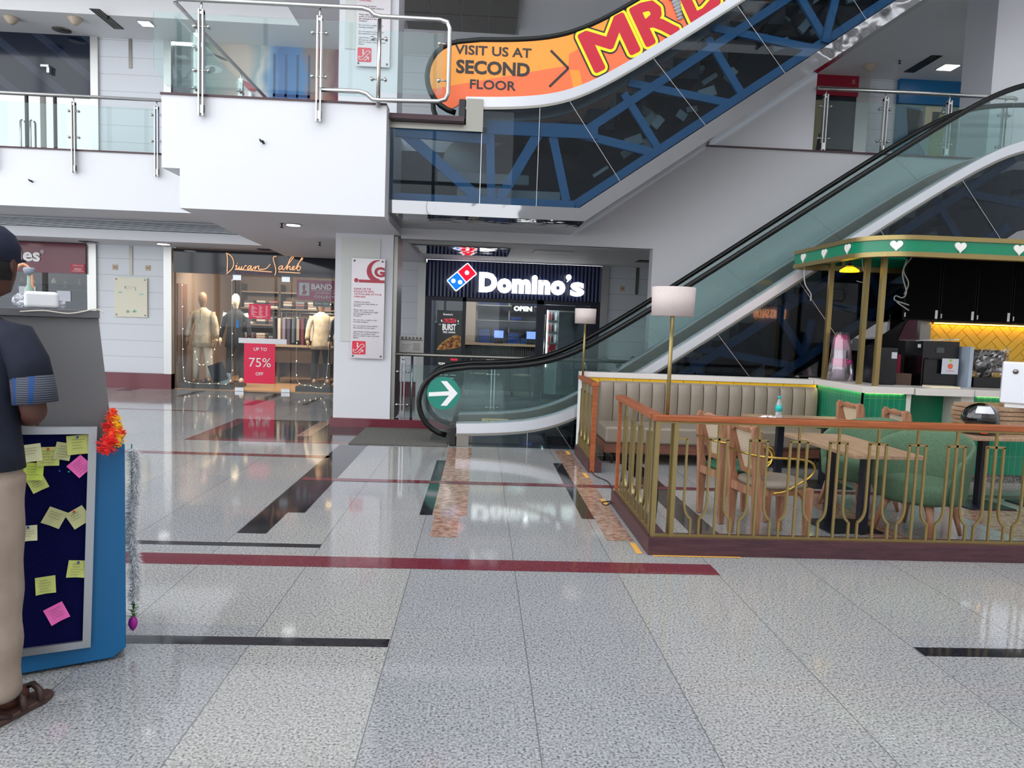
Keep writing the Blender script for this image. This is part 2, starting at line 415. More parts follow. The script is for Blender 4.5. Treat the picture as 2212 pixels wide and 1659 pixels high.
# column
cl = B(-2.035, -1.24, 10.2, 10.85, 0, 12); struct('wall_column', cl, white)
struct('trim_7', B(-1.24, -1.185, 10.24, 10.85, .12, 2.68), steeld)
struct('wall_pier', B(2.39, 13, 10.2, 10.4, 0, 2.65), greyf)
struct('wall_pier_upper', B(3.0, 4.6, 10.25, 10.9, 4.09, 6.7), white)
struct('wall_pier_right', B(7.3, 8.3, 10.5, 11.2, 3.9, 12), white)
mp = MB(); mp.box(-1.14, .45, 11.9, 13.25, 2.742, 2.757); struct('trim_8', mp, mirror)
# floors of first storey shops and dark rooms behind
struct('floor_upper', B(-14, 13, 12.42, 19, 3.86, 3.9), granite_m)

s_ = thing('salon_sign', 'glowing warm shop lettering high on the far wall behind the viewer', 'sign', (11.13, -9.9, 2.14))
a = MB(); text_box(a, 'LOOKS SALON', -.62, .62, 0, .36, 0, .02, .05); a.tf(Matrix.Translation((11.13, -9.96, 2.14)) @ Matrix.Rotation(PI, 4, 'Z')); ob('lettering', a, mat('salon_light', (255, 190, 140), .4, emit=9), s_)
# glass roof trusses high above the atrium
rt = MB()
for y in (-6, -2, 2, 6):
    rt.tube([(-14, y, 11.0), (13, y, 11.0)], .09, 8); rt.tube([(-14, y, 12.2), (13, y, 12.2)], .09, 8)
    for i in range(18):
        x = -14+i*1.5; rt.tube([(x, y, 11.0), (x+.75, y, 12.2)], .05, 6); rt.tube([(x+.75, y, 12.2), (x+1.5, y, 11.0)], .05, 6)
for x in (-10, -5, 0, 5, 10): rt.tube([(x, -10, 12.2), (x, 12, 12.2)], .07, 6)
rp_ = MB().box(-14, 13, -10, -7.5, 12.3, 12.4).box(-14, 13, 5.5, 12.4, 12.3, 12.4).box(9, 13, -7.5, 5.5, 12.3, 12.4)
struct('ceiling_blocker', rp_, greyw)  # unseen panels added to block part of the overhead sky light
struct('ceiling_trusses', rt, mat('roof_steel', (150, 155, 160), .5))

# ceiling fittings --------------------------------------------------
def slot_vent(x0, x1, y0, y1, z, label):
    t_ = thing('ceiling_vent', label, 'vent', ((x0+x1)/2, (y0+y1)/2, z))
    ob('frame', MB().box(x0, x1, y0, y1, z-.012, z-.002), darkm, t_)
    m = MB(); n = 4
    for i in range(n): xx = x0+(x1-x0)*(i+.5)/n; m.box(xx-.006, xx+.006, y0+.02, y1-.02, z-.02, z-.012)
    ob('slat', m, steeld, t_)
slot_vent(-6.92, -6.74, 13.25, 14.1, 6.69, 'dark linear slot vent in the upper left white ceiling')
slot_vent(8.05, 8.25, 13.26, 14.13, 6.69, 'dark linear slot vent in the ceiling above the blue upper shop')
def downlight(x, y, z, r, label, sq=True):
    t_ = thing('ceiling_light', label, 'ceiling light', (x, y, z))
    if sq:
        ob('frame', MB().box(x-r-.02, x+r+.02, y-r-.02, y+r+.02, z-.012, z-.002), alum, t_); ob('diffuser', MB().box(x-r, x+r, y-r, y+r, z-.018, z-.012), emw, t_)
    else:
        ob('frame', MB().lathe([(r+.025, -.012), (r+.025, -.002)], (x, y, z)), alum, t_); ob('diffuser', MB().lathe([(r, -.018), (r, -.012)], (x, y, z)), emw, t_)
downlight(-6.2, 13.78, 6.69, .1, 'square lit ceiling lamp beside the slot vent, upper left')
downlight(8.7, 13.78, 6.69, .14, 'square lit ceiling lamp glowing above the blue upper shop sign')
downlight(-2.43, 9.48, 2.69, .085, 'round lit downlight under the white platform, left of the column', False)
downlight(-5.95, 13.9, 2.79, .11, 'round lit downlight in the low ceiling left of the clothing shop', False)
downlight(-9.0, 13.9, 2.79, .11, 'round lit downlight above the maroon shop front', False)
for x, y, lb in ((-7.41, 13.72, 'beige smoke detector nearest the slot vent in the upper left ceiling'), (-8.6, 13.85, 'beige smoke detector at the far left edge of the upper ceiling'), (7.25, 13.9, 'beige smoke detector in the ceiling above the crimson upper shop')):
    tag(ob('smoke_detector', MB().lathe([(.035, -.12), (.07, -.09), (.11, -.03), (.13, -.002)], (x, y, 6.69), 18), mat('beige_plastic', (196, 180, 160), .5)), lb, 'smoke detector')
tag(ob('ceiling_speaker', MB().lathe([(.16, -.012), (.16, -.002)], (-7.97, 14.3, 6.69), 20), steeld), 'flat round grey ceiling speaker above the dark upper left shop', 'speaker')
for x, y, z, lb in ((-2.56, 9.42, 2.69, 'tiny sprinkler head beside the round downlight under the platform'), (-2.54, 11.5, 2.69, 'tiny sprinkler head under the platform close to the column'), (-6.75, 13.55, 6.69, 'tiny sprinkler head in the upper left ceiling'), (7.65, 13.6, 6.69, 'tiny sprinkler head near the vent in the upper right ceiling')):
    tag(ob('sprinkler_head', MB().lathe([(.012, -.06), (.03, -.055), (.01, -.045), (.01, -.01), (.03, -.002)], (x, y, z), 10), darkm), lb, 'sprinkler')
tag(ob('air_grille', MB().box(-4.3, -4.0, 14.1, 14.35, 2.776, 2.7885), darkm), 'small dark grille in the ceiling above the clothing shop sign', 'vent')
tag(ob('air_grille', MB().box(-7.55, -7.3, 14.0, 14.2, 2.776, 2.788), darkm), 'small dark grille in the low ceiling above the white plank wall', 'vent')
tag(ob('air_grille', MB().box(2.8, 3.1, 13.0, 13.3, 2.744, 2.758), darkm), 'small dark grille in the ceiling right of the pizza shop', 'vent')
tag(ob('access_hatch', MB().box(.85, 1.5, 12.0, 12.6, 2.745, 2.758), mat('hatch_paint', (185, 185, 188), .5)), 'square flush access hatch in the ceiling before the pizza shop', 'hatch')
gr = thing('return_air_grille', 'long horizontal louvred air grille under the upper left balcony', 'grille', (-8, 13.49, 2.97))
gb = MB().box(-14, -3.82, 13.47, 13.498, 2.965, 3.12); ob('frame', gb, darkm, gr)
gm = MB()
for i in range(9): gm.box(-14, -3.82, 13.44, 13.475, 2.975+i*.017, 2.980+i*.017)
ob('louvre', gm, alum, gr)
# recessed tile panel in the ceiling of the first storey
rp = thing('ceiling_tile_panel', 'dark grey square tiled ceiling panel above the orange escalator', 'ceiling panel', (-.5, 12, 6.6))
ob('frame', MB().box(-1.5, .5, 10.9, 13.1, 6.58, 6.688), mat('panel_rim', (150, 152, 150), .5), rp)
tl = MB()
for i in range(4):
    for j in range(3): tl.box(-1.42+i*.47, -.97+i*.47, 10.98+j*.7, 11.66+j*.7, 6.565, 6.578)
ob('tile', tl, mat('dark_tile', (92, 88, 82), .5), rp)
for x, y, z, lb in ((-2.51, 8.46, 3.45, 'small dark hook on the white platform front'), (-7.29, 12.2, 3.53, 'small dark hook on the white left balcony front')):
    tag(ob('wall_hook', MB().cyl((x, y, z), (x, y-.05, z+.01), .014, 8).cyl((x-.01, y-.05, z+.0), (x-.03, y-.055, z+.03), .01, 8), darkm), lb, 'hook')

# ================================================================== RAILINGS
def post(m, x, y, z0, z1, ax='x'):
    for d in (-.022, .022):
        if ax == 'x': m.box(x+d-.008, x+d+.008, y-.03, y+.03, z0, z1)
        else: m.box(x-.03, x+.03, y+d-.008, y+d+.008, z0, z1)
    m.box(x-.03, x+.03, y-.012, y+.012, z0+.03, z0+.12); m.box(x-.03, x+.03, y-.02, y+.02, z1-.05, z1-.02)
def standoffs(m, x, y, zs, dx=.075, ax='x'):
    for z in zs:
        if ax == 'x':
            m.tube([(x-dx, y, z), (x+dx, y, z)], .009, 8)
            for q in (-dx, dx): m.cyl((x+q, y-.022, z), (x+q, y+.022, z), .019, 12)
        else:
            m.tube([(x, y-dx, z), (x, y+dx, z)], .009, 8)
            for q in (-dx, dx): m.cyl((x-.022, y+q, z), (x+.022, y+q, z), .019, 12)
def railing_post(par, x, y, z0, z1, zr, zs, ax='x'):
    a = MB(); post(a, x, y, z0, z1, ax); a.cyl((x, y, z1-.04), (x, y, zr), .012, 8); o = ob('post', a, steel, par)
    for z_ in zs: b = MB(); standoffs(b, x, y, (z_,), ax=ax); ob('glass_clamp', b, steel, o)
# platform railing
r = thing('glass_railing', 'steel and glass railing along the front of the white platform', 'railing', (-2.5, 8.4, 3.93))
pts = [(-3.5, 12.9, 4.94), (-3.5, 8.5, 4.94), (-3.47, 8.42, 4.94), (-3.4, 8.39, 4.94), (-1.42, 8.39, 4.95), (-1.34, 8.39, 4.93), (-1.29, 8.39, 4.885), (-1.22, 8.39, 4.87), (-.56, 8.39, 4.87), (-.48, 8.39, 4.85), (-.45, 8.39, 4.78),
       (-.45, 8.39, 4.08), (-.48, 8.39, 4.01), (-.56, 8.39, 3.985), (-1.22, 8.39, 3.965), (-1.29, 8.39, 3.97), (-1.36, 8.39, 4.03), (-1.44, 8.39, 4.05), (-1.88, 8.39, 4.05)]
ob('handrail', MB().tube(pts, .025, 12), steel, r)
for x in (-3.18, -1.89): railing_post(r, x, 8.40, 3.70, 4.84, 4.93, (4.66, 4.19))
a = MB(); a.tube([(-1.235, 8.42, 3.90), (-1.235, 8.42, 4.85)], .024, 10); o = ob('post', a, steel, r)
for z_ in (4.64, 4.2): b = MB(); standoffs(b, -1.235, 8.42, (z_,)); ob('glass_clamp', b, steel, o)
for z in (4.62, 4.22): b = MB(); b.tube([(-.47, 8.41, z), (-.56, 8.41, z)], .009, 8); b.cyl((-.56, 8.39, z), (-.56, 8.43, z), .02); ob('glass_clamp', b, steel, r)
for y in (9.1, 10.7, 12.2): railing_post(r, -3.5, y, 3.94, 4.84, 4.93, (4.66, 4.19), 'y')
for x0, x1, z0 in ((-3.7, -3.215, 4.0), (-3.145, -1.925, 4.0), (-1.855, -1.27, 4.0), (-1.20, -.52, 4.06)):
    a = MB()
    if x0 == -3.7: a.prism([(x0, 4.19), (-3.55, z0), (x1, z0), (x1, 4.80), (x0, 4.80)], 8.405, 8.417)
    else: a.box(x0, x1, 8.405, 8.417, z0, 4.80 if x0 < -1.3 else 4.73)
    ob('glass_panel', a, greeng, r)
for y0, y1 in ((8.5, 9.06), (9.14, 10.66), (10.74, 12.16)): ob('glass_panel', MB().box(-3.512, -3.50, y0, y1, 4.0, 4.80), greeng, r)
# left balcony railing
r = thing('glass_railing', 'steel and glass railing along the left balcony of the upper floor', 'railing', (-6, 12.14, 4.05))
ob('handrail', MB().tube([(-13, 12.13, 4.89), (-5.0, 12.13, 4.89)], .026, 12), steel, r)
for x in (-9.1, -7.86, -6.6, -5.3): railing_post(r, x, 12.14, 3.69, 4.80, 4.88, (4.66, 4.25))
for x0, x1 in ((-9.06, -7.9), (-7.82, -6.64), (-6.56, -5.34)): ob('glass_panel', MB().box(x0, x1, 12.145, 12.157, 4.08, 4.76), greeng, r)
# right balcony railing
r = thing('glass_railing', 'steel and glass railing along the right balcony near the crimson shop', 'railing', (6, 10.2, 4.11))
ob('handrail', MB().tube([(4.6, 10.2, 4.965), (7.42, 10.2, 4.965), (7.5, 10.25, 4.965)], .028, 12), steel, r)
for x in (4.72, 5.58, 6.5, 7.32): railing_post(r, x, 10.2, 4.1, 4.88, 4.95, (4.72, 4.28))
for x0, x1 in ((4.75, 5.54), (5.62, 6.46), (6.54, 7.28)): ob('glass_panel', MB().box(x0, x1, 10.195, 10.207, 4.14, 4.80), greeng, r)
# ground floor railing behind the escalator
r = thing('glass_railing', 'low steel and glass railing on the red plinth behind the escalator', 'railing', (.6, 10.22, .125))
ob('handrail', MB().tube([(-1.185, 10.22, 1.045), (2.39, 10.22, 1.045)], .026, 12), steeld, r)
for x in (-1.07, .2, 1.5): railing_post(r, x, 10.22, .125, .98, 1.03, (.80, .33))
for x0, x1 in ((-1.03, .16), (.24, 1.46), (1.54, 2.35)): ob('glass_panel', MB().box(x0, x1, 10.22, 10.232, .17, .9), greeng, r)

# ================================================================== ESCALATORS
S = .705
def ramp_(x, x0, wd):
    return S*((x-x0)+math.sqrt((x-x0)**2+wd*wd))/2
def knee(x, x0=.97, wd=.55): return ramp_(x, x0, wd)-ramp_(x, x0+5.53, wd)-0.0
def hard(x, x0): return S*(max(0, x-x0)-max(0, x-x0-5.53))
XS = [-.26]+[i*.1 for i in range(-2, 84)]
def escalator(dz, label, art):
    e = thing('escalator', label, 'escalator', (-.3, 9.4, max(0, dz)))
    k = lambda x: knee(x)+dz
    lo = -9 if dz else .004
    # outer decks (near and far)
    a = MB()
    a.strip(XS, lambda x: k(x)+.245, lambda x: k(x)+.125, 8.8, 9.02); ob('outer_deck', a, mat('deck_white', (206, 208, 214), .22, .35), e)
    a = MB(); a.strip(XS, lambda x: k(x)+.125, lambda x: max(lo, k(x)+.095), 8.785, 8.84); ob('deck_trim', a, steeld, e)
    a = MB(); a.strip(XS, lambda x: k(x)+.245, lambda x: k(x)+.125, 9.82, 10.04); ob('outer_deck', a, alum, e)
    for y0_ in (9.02, 9.80): ob('skirt_panel', MB().strip(XS, lambda x: k(x)+.235, lambda x: k(x)+.02, y0_, y0_+.02), steeld, e)
    # front caps where the handrail enters
    for y0_, y1_ in ((8.79, 9.06), (9.80, 10.05)): ob('newel_base', MB().box(-.34, -.25, y0_, y1_, max(0, dz)+.001, dz+.25), black, e, bevel=.02)
    a = MB(); a.box(-.25, -.1, 8.79, 8.83, dz+.003, dz+.13); ob('end_post', a, steeld, e)
    # steps
    n = 19
    for i in range(n):
        x = .55+i*.34
        zt_ = k(x+.17)-.10
        if zt_ > max(dz-.1, .01)+.03: ob('step', MB().box(x, x+.338, 9.05, 9.79, max(max(dz-.1, .01), zt_-.24), zt_), darkm, e)
    ob('landing_plate', MB().box(-.6, .55, 9.05, 9.79, max(dz, .0)+.003, max(dz, 0)+.02), steeld, e)
    # handrails
    for y in (8.91, 9.93):
        pts = []
        for i in range(13):
            an = math.radians(-100-160*i/12)
            pts.append((-.31+.42*math.cos(an), y, dz+.525+.415*math.sin(an)))
        pts += [(x, y, k(x)+.935) for x in XS if x > -.2]
        ob('handrail', MB().tube(pts, .034, 12), rubber, e)
    # balustrades
    nj = 8
    def top(x): return k(x)+.90
    def bot(x): return k(x)+.245
    def edge(i):
        xb = .38+i*1.02; sh = .45*min(1, max(0, (xb-.5)/1.0)); 
        if xb > 6.4: sh = 0
        return xb, xb-sh
    for y in (8.905, 9.925):
        if art and y < 9:   # printed panel covers the whole near balustrade
            out = [(-.31+.40*math.cos(math.radians(a_)), dz+.525+.40*math.sin(math.radians(a_))) for a_ in range(-110, -261, -10)]
            xs = [x for x in XS if x > -.25]
            o_ = MB().prism(out+[(x, k(x)+.925) for x in xs]+[(x, bot(x)) for x in reversed(xs)], y-.012, y+.012)
            ob('printed_panel', o_, art, e); continue
        out = [(-.31+.40*math.cos(math.radians(a_)), dz+.525+.40*math.sin(math.radians(a_))) for a_ in range(-110, -261, -10)]
        xb, xt = edge(0)
        m = MB().prism(out+[(x/10, top(x/10)) for x in range(-2, 4) if x/10 < xt-.01]+[(xt-.004, top(xt)), (xb-.004, bot(xb))]+[(x/10, bot(x/10)) for x in range(3, -3, -1)], y-.005, y+.005)
        ob('glass_panel', m, greeng, e)
        for i in range(nj-1):
            b0, t0 = edge(i); b1, t1 = edge(i+1)
            tops = [t0+.004+(t1-t0-.008)*q/8 for q in range(9)]; bots = [b0+.004+(b1-b0-.008)*q/8 for q in range(9)]
            ob('glass_panel', MB().prism([(x, top(x)) for x in tops]+[(x, bot(x)) for x in reversed(bots)], y-.005, y+.005), greeng, e)
    # truss: blue beams behind dark glass, mirror steel underneath
    Z = dz
    gb_ = lambda x: hard(x, 1.14)-.96+Z; sb_ = lambda x: hard(x, 1.21)-1.115+Z
    if dz:
        xs = [-1.16, 1.02, 1.14, 2, 3, 4, 5, 6, 6.67, 8.2]
    else:
        xs = None
    # dark glass cladding panes with joints
    jt = [(-1.16, -1.16), (-.06, -.06), (.62, .62), (.97, 1.62), (1.95, 2.62), (2.92, 3.55), (3.9, 4.5), (4.87, 5.47), (5.85, 6.42), (7.0, 7.0), (8.2, 8.2)]
    topz = lambda x: (k(x)+.10) if x > -.1 else Z-.08
    for i in range(len(jt)-1):
        (t0, b0), (t1, b1) = jt[i], jt[i+1]
        if i == 0: tz = [(t0+.003, Z-.07), (t1-.003, Z-.07)]
        else: tz = [(t0+.003+(t1-t0-.006)*q/6, topz(t0+.003+(t1-t0-.006)*q/6)) for q in range(7)]
        bq = [b0+.003+(b1-b0-.006)*q/6 for q in range(7)]
        if dz: bz = [(x, gb_(x)) for x in bq]
        else:
            if max(x[1] for x in tz) < .05: continue
            bz = [(x, max(.004, gb_(x))) for x in bq]
            if i < 1: continue
        ob('cladding_pane', MB().prism(tz+list(reversed(bz)), 8.80, 8.812), cladg, e)
    st_ = MB()
    for (t0, b0) in jt[1:-1]:
        za, zb = topz(t0), gb_(b0)
        if not dz:
            if zb < 0.004:
                if za < .02: continue
                q = (za-.004)/(za-zb) if za > zb else 1; b0 = t0+(b0-t0)*q; zb = .004
            if t0 < 0: continue
        ob('joint_strip', MB().bar((t0, 8.797, za), (b0, 8.797, zb), .006, .004, up=(0, 1, 0)), steel, e)
    bx = [x/5 for x in range(-6, 42)]
    if dz:
        a = MB(); a.strip([-1.16, 1.14, 1.21]+[x for x in bx if x > 1.3], gb_, sb_, 8.79, 8.80)
        ob('side_band', a, mirror, e); a = MB()
        a.strip([-1.16, 1.14, 1.21]+[x for x in bx if x > 1.3], lambda x: sb_(x)+.006, sb_, 8.80, 10.14); ob('underside_panel', a, mirror, e)
        a = MB(); a.box(-1.16, -.25, 8.76, 8.80, Z-.13, Z-.06); a.box(-.25, -.05, 8.76, 8.79, Z-.13, Z+.245); ob('edge_trim', a, steeld, e)
    else:
        xs2 = [2.86]+[x for x in bx if x > 2.9]
        a = MB(); a.strip(xs2, lambda x: max(.01, gb_(x)), lambda x: max(.004, sb_(x)), 8.79, 8.80)
        a.strip(xs2, lambda x: max(.006, sb_(x))+.006, lambda x: max(.004, sb_(x)), 8.79, 10.14); ob('underside_panel', a, mirror, e)
    # far side closing plate, dark machine cavity
    a = MB(); xx = [x for x in ([-1.16, .0]+[x/5 for x in range(1, 42)])]
    if not dz: xx = [x for x in xx if x >= 0]
    a.strip(xx, lambda x: (k(x)+.0 if x > 0 else Z-.1), lambda x: max(.004 if not dz else -9, gb_(x)+.02) if (dz or gb_(x) > 0) else .002, 10.02, 10.04)
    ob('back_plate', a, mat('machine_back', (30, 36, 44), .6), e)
    cnt = [0]
    def bm_(pts_, wdt, nm='truss_beam'):
        p_, q_ = pts_
        P_ = [p_[0], p_[1]+Z]; Q_ = [q_[0], q_[1]+Z]
        if not dz:
            if P_[1] < .03 and Q_[1] < .03: return
            if P_[1] < .03 or Q_[1] < .03:
                if P_[1] > Q_[1]: P_, Q_ = Q_, P_
                tt = (.04-P_[1])/(Q_[1]-P_[1]); P_ = [P_[0]+(Q_[0]-P_[0])*tt, .04]
        cnt[0] += 1; Y = 8.96+.004*(cnt[0] % 17)
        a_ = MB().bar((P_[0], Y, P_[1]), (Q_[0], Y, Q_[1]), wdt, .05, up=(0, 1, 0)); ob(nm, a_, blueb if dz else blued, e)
    bm_(((-1.1, -.12), (.0, -.16)), .12); bm_(((0, -.02), (1.35, -.02)), .16); bm_(((-1.1, -.9), (1.1, -.9)), .1)
    bm_(((-1.04, -.09), (-.07, -.87)), .13); bm_(((.04, -.1), (.08, -.9)), .1); bm_(((.66, 0), (.19, -.86)), .12); bm_(((.78, 0), (1.0, -.85)), .1); bm_(((1.0, -.02), (2.04, -.22)), .1)
    bm_(((1.1, -.9), (6.6, -.9+S*5.5)), .1); bm_(((1.2, .0), (6.6, S*5.4)), .1)
    for i in range(5):
        dx = i*1.0; h = dx*S
        bm_(((1.65+dx, .47+h), (2.09+dx, -.14+h)), .09); bm_(((1.70+dx, .60+h), (2.95+dx, .42+h)), .09)
        if i == 2: bm_(((4.18, 1.71), (4.08, 1.18)), .09)
    # machinery seen through the glass
    if dz:
        a = MB(); a.box(-.6, .55, 9.3, 9.42, Z-.62, Z-.5); a.box(-.35, .95, 9.25, 9.33, Z-.8, Z-.7); a.box(.08, .2, 9.2, 9.3, Z-.83, Z-.66)
        a.lathe([(.001, -.02), (.3, -.02), (.3, .1), (.001, .1)], (0, 0, 0), 24)
        a.v[-96:] = [(v[0]-.25, 9.45+v[2], Z-.35+v[1]) for v in a.v[-96:]]
        for i in range(6):
            x = 1.6+i*.9; z = Z+S*(x-1.0)
            a.bar((x, 9.3, z-.1), (x+.8, 9.3, z-.1+.56), .2, .03, up=(0, 1, 0)); a.rbox((x+.25, 9.25, z-.45), (.22, .05, .12), (1, 0, .4)); a.rbox((x+.55, 9.28, z-.2), (.1, .05, .16), (1, 0, -.8))
        random.seed(31)
        for i in range(26):
            x = random.uniform(1.4, 6.2); z = Z+S*(x-1.14)-.85+random.uniform(.15, .75); a.rbox((x, random.uniform(9.15, 9.6), z), (random.uniform(.05, .3), .04, random.uniform(.03, .12)), (1, 0, random.choice((.7, .7, -.6, .2))))
        ob('machinery', a, palem, e)
    else:
        a = MB()
        for i in range(5):
            x = 1.6+i*.9; z = S*(x-1.0); 
            a.bar((x, 9.4, z-.05), (x+.8, 9.4, z-.05+.56), .2, .03, up=(0, 1, 0))
        a.rbox((5.6, 9.1, 2.75), (.35, .1, .2), (1, 0, .3))
        ob('machinery', a, mat('dull_machine', (96, 98, 98), .6), e)
    return e
# printed orange balustrade: colour fields
orm = mat('orange_print', (250, 150, 50), .35); t = NT(orm); g, p = t.pos()
d1 = t.math('SUBTRACT', p[2], t.math('ADD', t.math('MULTIPLY', p[0], .22), 4.42)); f1 = t.math('LESS_THAN', d1, 0)
d2 = t.math('SUBTRACT', p[2], t.math('ADD', t.math('MULTIPLY', p[0], .62), 4.17)); f2 = t.math('LESS_THAN', d2, 0)
f2 = t.math('MULTIPLY', f2, t.math('GREATER_THAN', p[0], .95))
c_ = t.ramp(t.math('MULTIPLY', t.math('ADD', p[0], .7), .3), [(0, s2l((250, 160, 62))), (.6, s2l((252, 156, 50))), (1, s2l((250, 140, 60)))])
c_ = t.mix(t.math('MAXIMUM', f1, f2), c_, s2l((252, 112, 62)))
f3 = t.math('MULTIPLY', t.math('LESS_THAN', t.math('ABSOLUTE', t.math('SUBTRACT', p[0], t.math('ADD', 1.02, t.math('MULTIPLY', t.math('SUBTRACT', 4.6, p[2]), .25)))), .06), t.math('LESS_THAN', p[2], 4.58))
c_ = t.mix(f3, c_, s2l((252, 150, 48)))
t.l(c_, t.b.inputs['Base Color'])
low = escalator(0, 'lower escalator with clear glass sides rising from the floor mat', None)
upp = escalator(3.9, 'upper escalator with an orange printed side and dark glass truss', orm)
YP = 8.893
a = MB(); text_box(a, 'VISIT US AT', -.41, .50, 4.69, 4.80, YP, .022); text_box(a, 'SECOND', -.39, .49, 4.47, 4.63, YP, .035); text_box(a, 'FLOOR', -.22, .33, 4.30, 4.41, YP, .022)
i0 = len(a.v); CH = MB()
for (p_, q_) in (((.73, 4.79), (.95, 4.595)), ((.95, 4.595), (.73, 4.37))): CH.bar((p_[0], YP-.002, p_[1]), (q_[0], YP-.002, q_[1]), .028, .004, up=(0, 1, 0))
ob('printed_words', a, mat('print_black', (40, 32, 32), .4), upp); ob('printed_chevron', CH, mat('print_black', 0), upp)
ang = math.radians(29)
R_ = Matrix.Translation((1.27, 0, 4.575)) @ Matrix.Rotation(-ang, 4, 'Y')
for nm, rad, off, mt_ in (('letter_outline', .082, .001, mat('print_outline', (35, 25, 22), .4)), ('letter_border', .063, .003, mat('print_yellow', (250, 228, 20), .35)), ('letter', .03, .005, mat('print_red', (196, 10, 46), .35))):
    for ch_, xa, xb in (('M', .02, .58), ('R', .71, 1.11), ('D', 1.32, 1.76)):
        a = MB()
        for q in range(32):
            dx_, dz_ = rad*math.cos(2*PI*q/32), rad*math.sin(2*PI*q/32)
            text_box(a, ch_, xa+dx_, xb+dx_, dz_, .44+dz_, YP-off-.00002*q, 0, .002, M=R_, res=2)
        ob(nm, a, mt_, upp)
a = MB(); i0 = len(a.v)
for i in range(6): a.sphere((1.195+.008*i, YP-.01, .10+.04*i), .035+.004*i, 10, 6, 1.1, .25, .55)
a.sphere((1.25, YP-.012, .36), .08, 14, 8, 1.1, .25, .55); a.tf(R_, i0)
ob('printed_screw', a, mat('print_grey', (150, 152, 158), .35), upp)
# signs on the lower escalator
sg = thing('arrow_sticker', 'round green sticker with a white right-pointing arrow on the escalator glass', 'sign', (-.43, 8.89, .64))
def disc(x, z, r, y, n=40, th=.003): return MB().prism([(x+r*math.cos(2*PI*i/n), z+r*math.sin(2*PI*i/n)) for i in range(n)], y-th, y)
ob('disc', disc(-.43, .64, .205, 8.898), mat('sign_green', (16, 130, 112), .3), sg)
a = MB(); y = 8.893
a.prism([(-.61, .595), (-.36, .615), (-.46, .485), (-.385, .485), (-.255, .645), (-.39, .79), (-.465, .79), (-.36, .667), (-.61, .645)], y-.002, y+.001)
ob('arrow', a, textw, sg)
s_ = thing('warning_label', 'small cream label on the inner escalator deck', 'label', (.2, 9.81, .27))
ob('plate', MB().box(.06, .42, 9.79, 9.797, .17, .225), mat('cream_label', (214, 196, 140), .4), s_); a = MB(); text_box(a, 'CAUTION', .09, .39, .185, .21, 9.789, 0, .001, res=1); ob('lettering', a, textk, s_)
s_ = thing('warning_label', 'small white and blue label beside the cream label on the escalator', 'label', (.7, 9.81, .27))
ob('plate', MB().box(.52, .75, 9.79, 9.797, .17, .225), textw, s_); ob('picture', MB().box(.55, .72, 9.787, 9.79, .19, .205), mat('label_blue', (40, 90, 150), .4), s_)
# mat
mt_ = speck(mat('carpet_mat', (92, 90, 86), .9), (70, 69, 66), (112, 110, 104), 140, .35, .65, .003)
tag(ob('floor_mat', MB().box(-1.55, -.36, 8.72, 10.12, .003, .014), mt_, bevel=.004), 'dark grey carpet mat in front of the lower escalator', 'mat')

# ================================================================== SHOPS
def shell(nm, x0, x1, y0, y1, z0, z1, m):   # room box open to the front
    a = MB(); a.box(x0-.05, x0, y0, y1, z0, z1); a.box(x1, x1+.05, y0, y1, z0, z1); a.box(x0, x1, y1, y1+.05, z0, z1); a.box(x0, x1, y0, y1, z1, z1+.04)
    return struct(nm, a, m)
def bars(m, items, y, d=.003):
    for x0, x1, z0, z1 in items: m.box(x0, x1, y-d, y, z0, z1)
    return m
# ---- clothing shop, ground floor
shell('wall_shop', -6.06, -2.44, 14.7, 18.6, .002, 2.76, mat('shop_wall', (118, 102, 92), .7))
struct('floor_shop', B(-6.06, -2.44, 14.66, 18.6, .002, .012), mat('shop_floor', (190, 150, 110), .3))
area('shop_lamp', (-4.3, 15.2, 2.55), 2.8, 130, (1, .84, .66), rot=(.62, 0, 0), sy=.5)
area('window_lamp', (-5.3, 14.8, 2.6), 1.1, 16, (1, .84, .62), rot=(.35, 0, 0), sy=.1)
s_ = thing('shop_sign', 'dark glossy sign band with glowing peach script lettering above the clothing shop', 'sign', (-4.2, 14.6, 2.3))
ob('panel', MB().box(-6.03, -2.42, 14.52, 14.6, 2.3, 2.755), mat('gloss_black_blue', (16, 24, 36), .06), s_)
def ds(u, v): return (-5.0+(u-617)/5.027*.00899-.0, 14.50, 2.70-((v-85)/5.027)*.00945+(u-617)/5.027*.00028)
script = [[(622, 92), (628, 140), (627, 210), (624, 272)], [(610, 80), (645, 92), (678, 125), (694, 170), (690, 215), (665, 255), (618, 292)],
          [(735, 180), (738, 184)], [(712, 214), (730, 205), (722, 238), (735, 244), (758, 215)], [(758, 215), (752, 238), (765, 243), (785, 215), (778, 238), (795, 242), (820, 208), (835, 210)],
          [(885, 212), (862, 210), (845, 232), (855, 244), (880, 222), (888, 208), (880, 238), (895, 243), (915, 220)], [(930, 208), (922, 243), (950, 212), (968, 212), (962, 240), (980, 244)],
          [(980, 244), (1030, 240), (1062, 222), (1090, 188)], [(1155, 108), (1128, 112), (1122, 140), (1140, 200), (1150, 260), (1140, 306)], [(1225, 208), (1200, 208), (1180, 232), (1192, 246), (1215, 225), (1225, 208), (1220, 238), (1238, 244)],
          [(1238, 244), (1290, 180), (1338, 120), (1330, 108), (1300, 140), (1265, 244), (1290, 212), (1305, 215), (1300, 240), (1318, 242)], [(1318, 242), (1345, 225), (1350, 210), (1335, 212), (1325, 232), (1340, 246), (1365, 235)],
          [(1365, 235), (1400, 170), (1438, 132), (1425, 128), (1390, 200), (1380, 240), (1400, 252), (1420, 225), (1405, 208), (1390, 215)], [(708, 245), (900, 256), (1108, 270)], [(1178, 268), (1300, 273), (1415, 280)]]
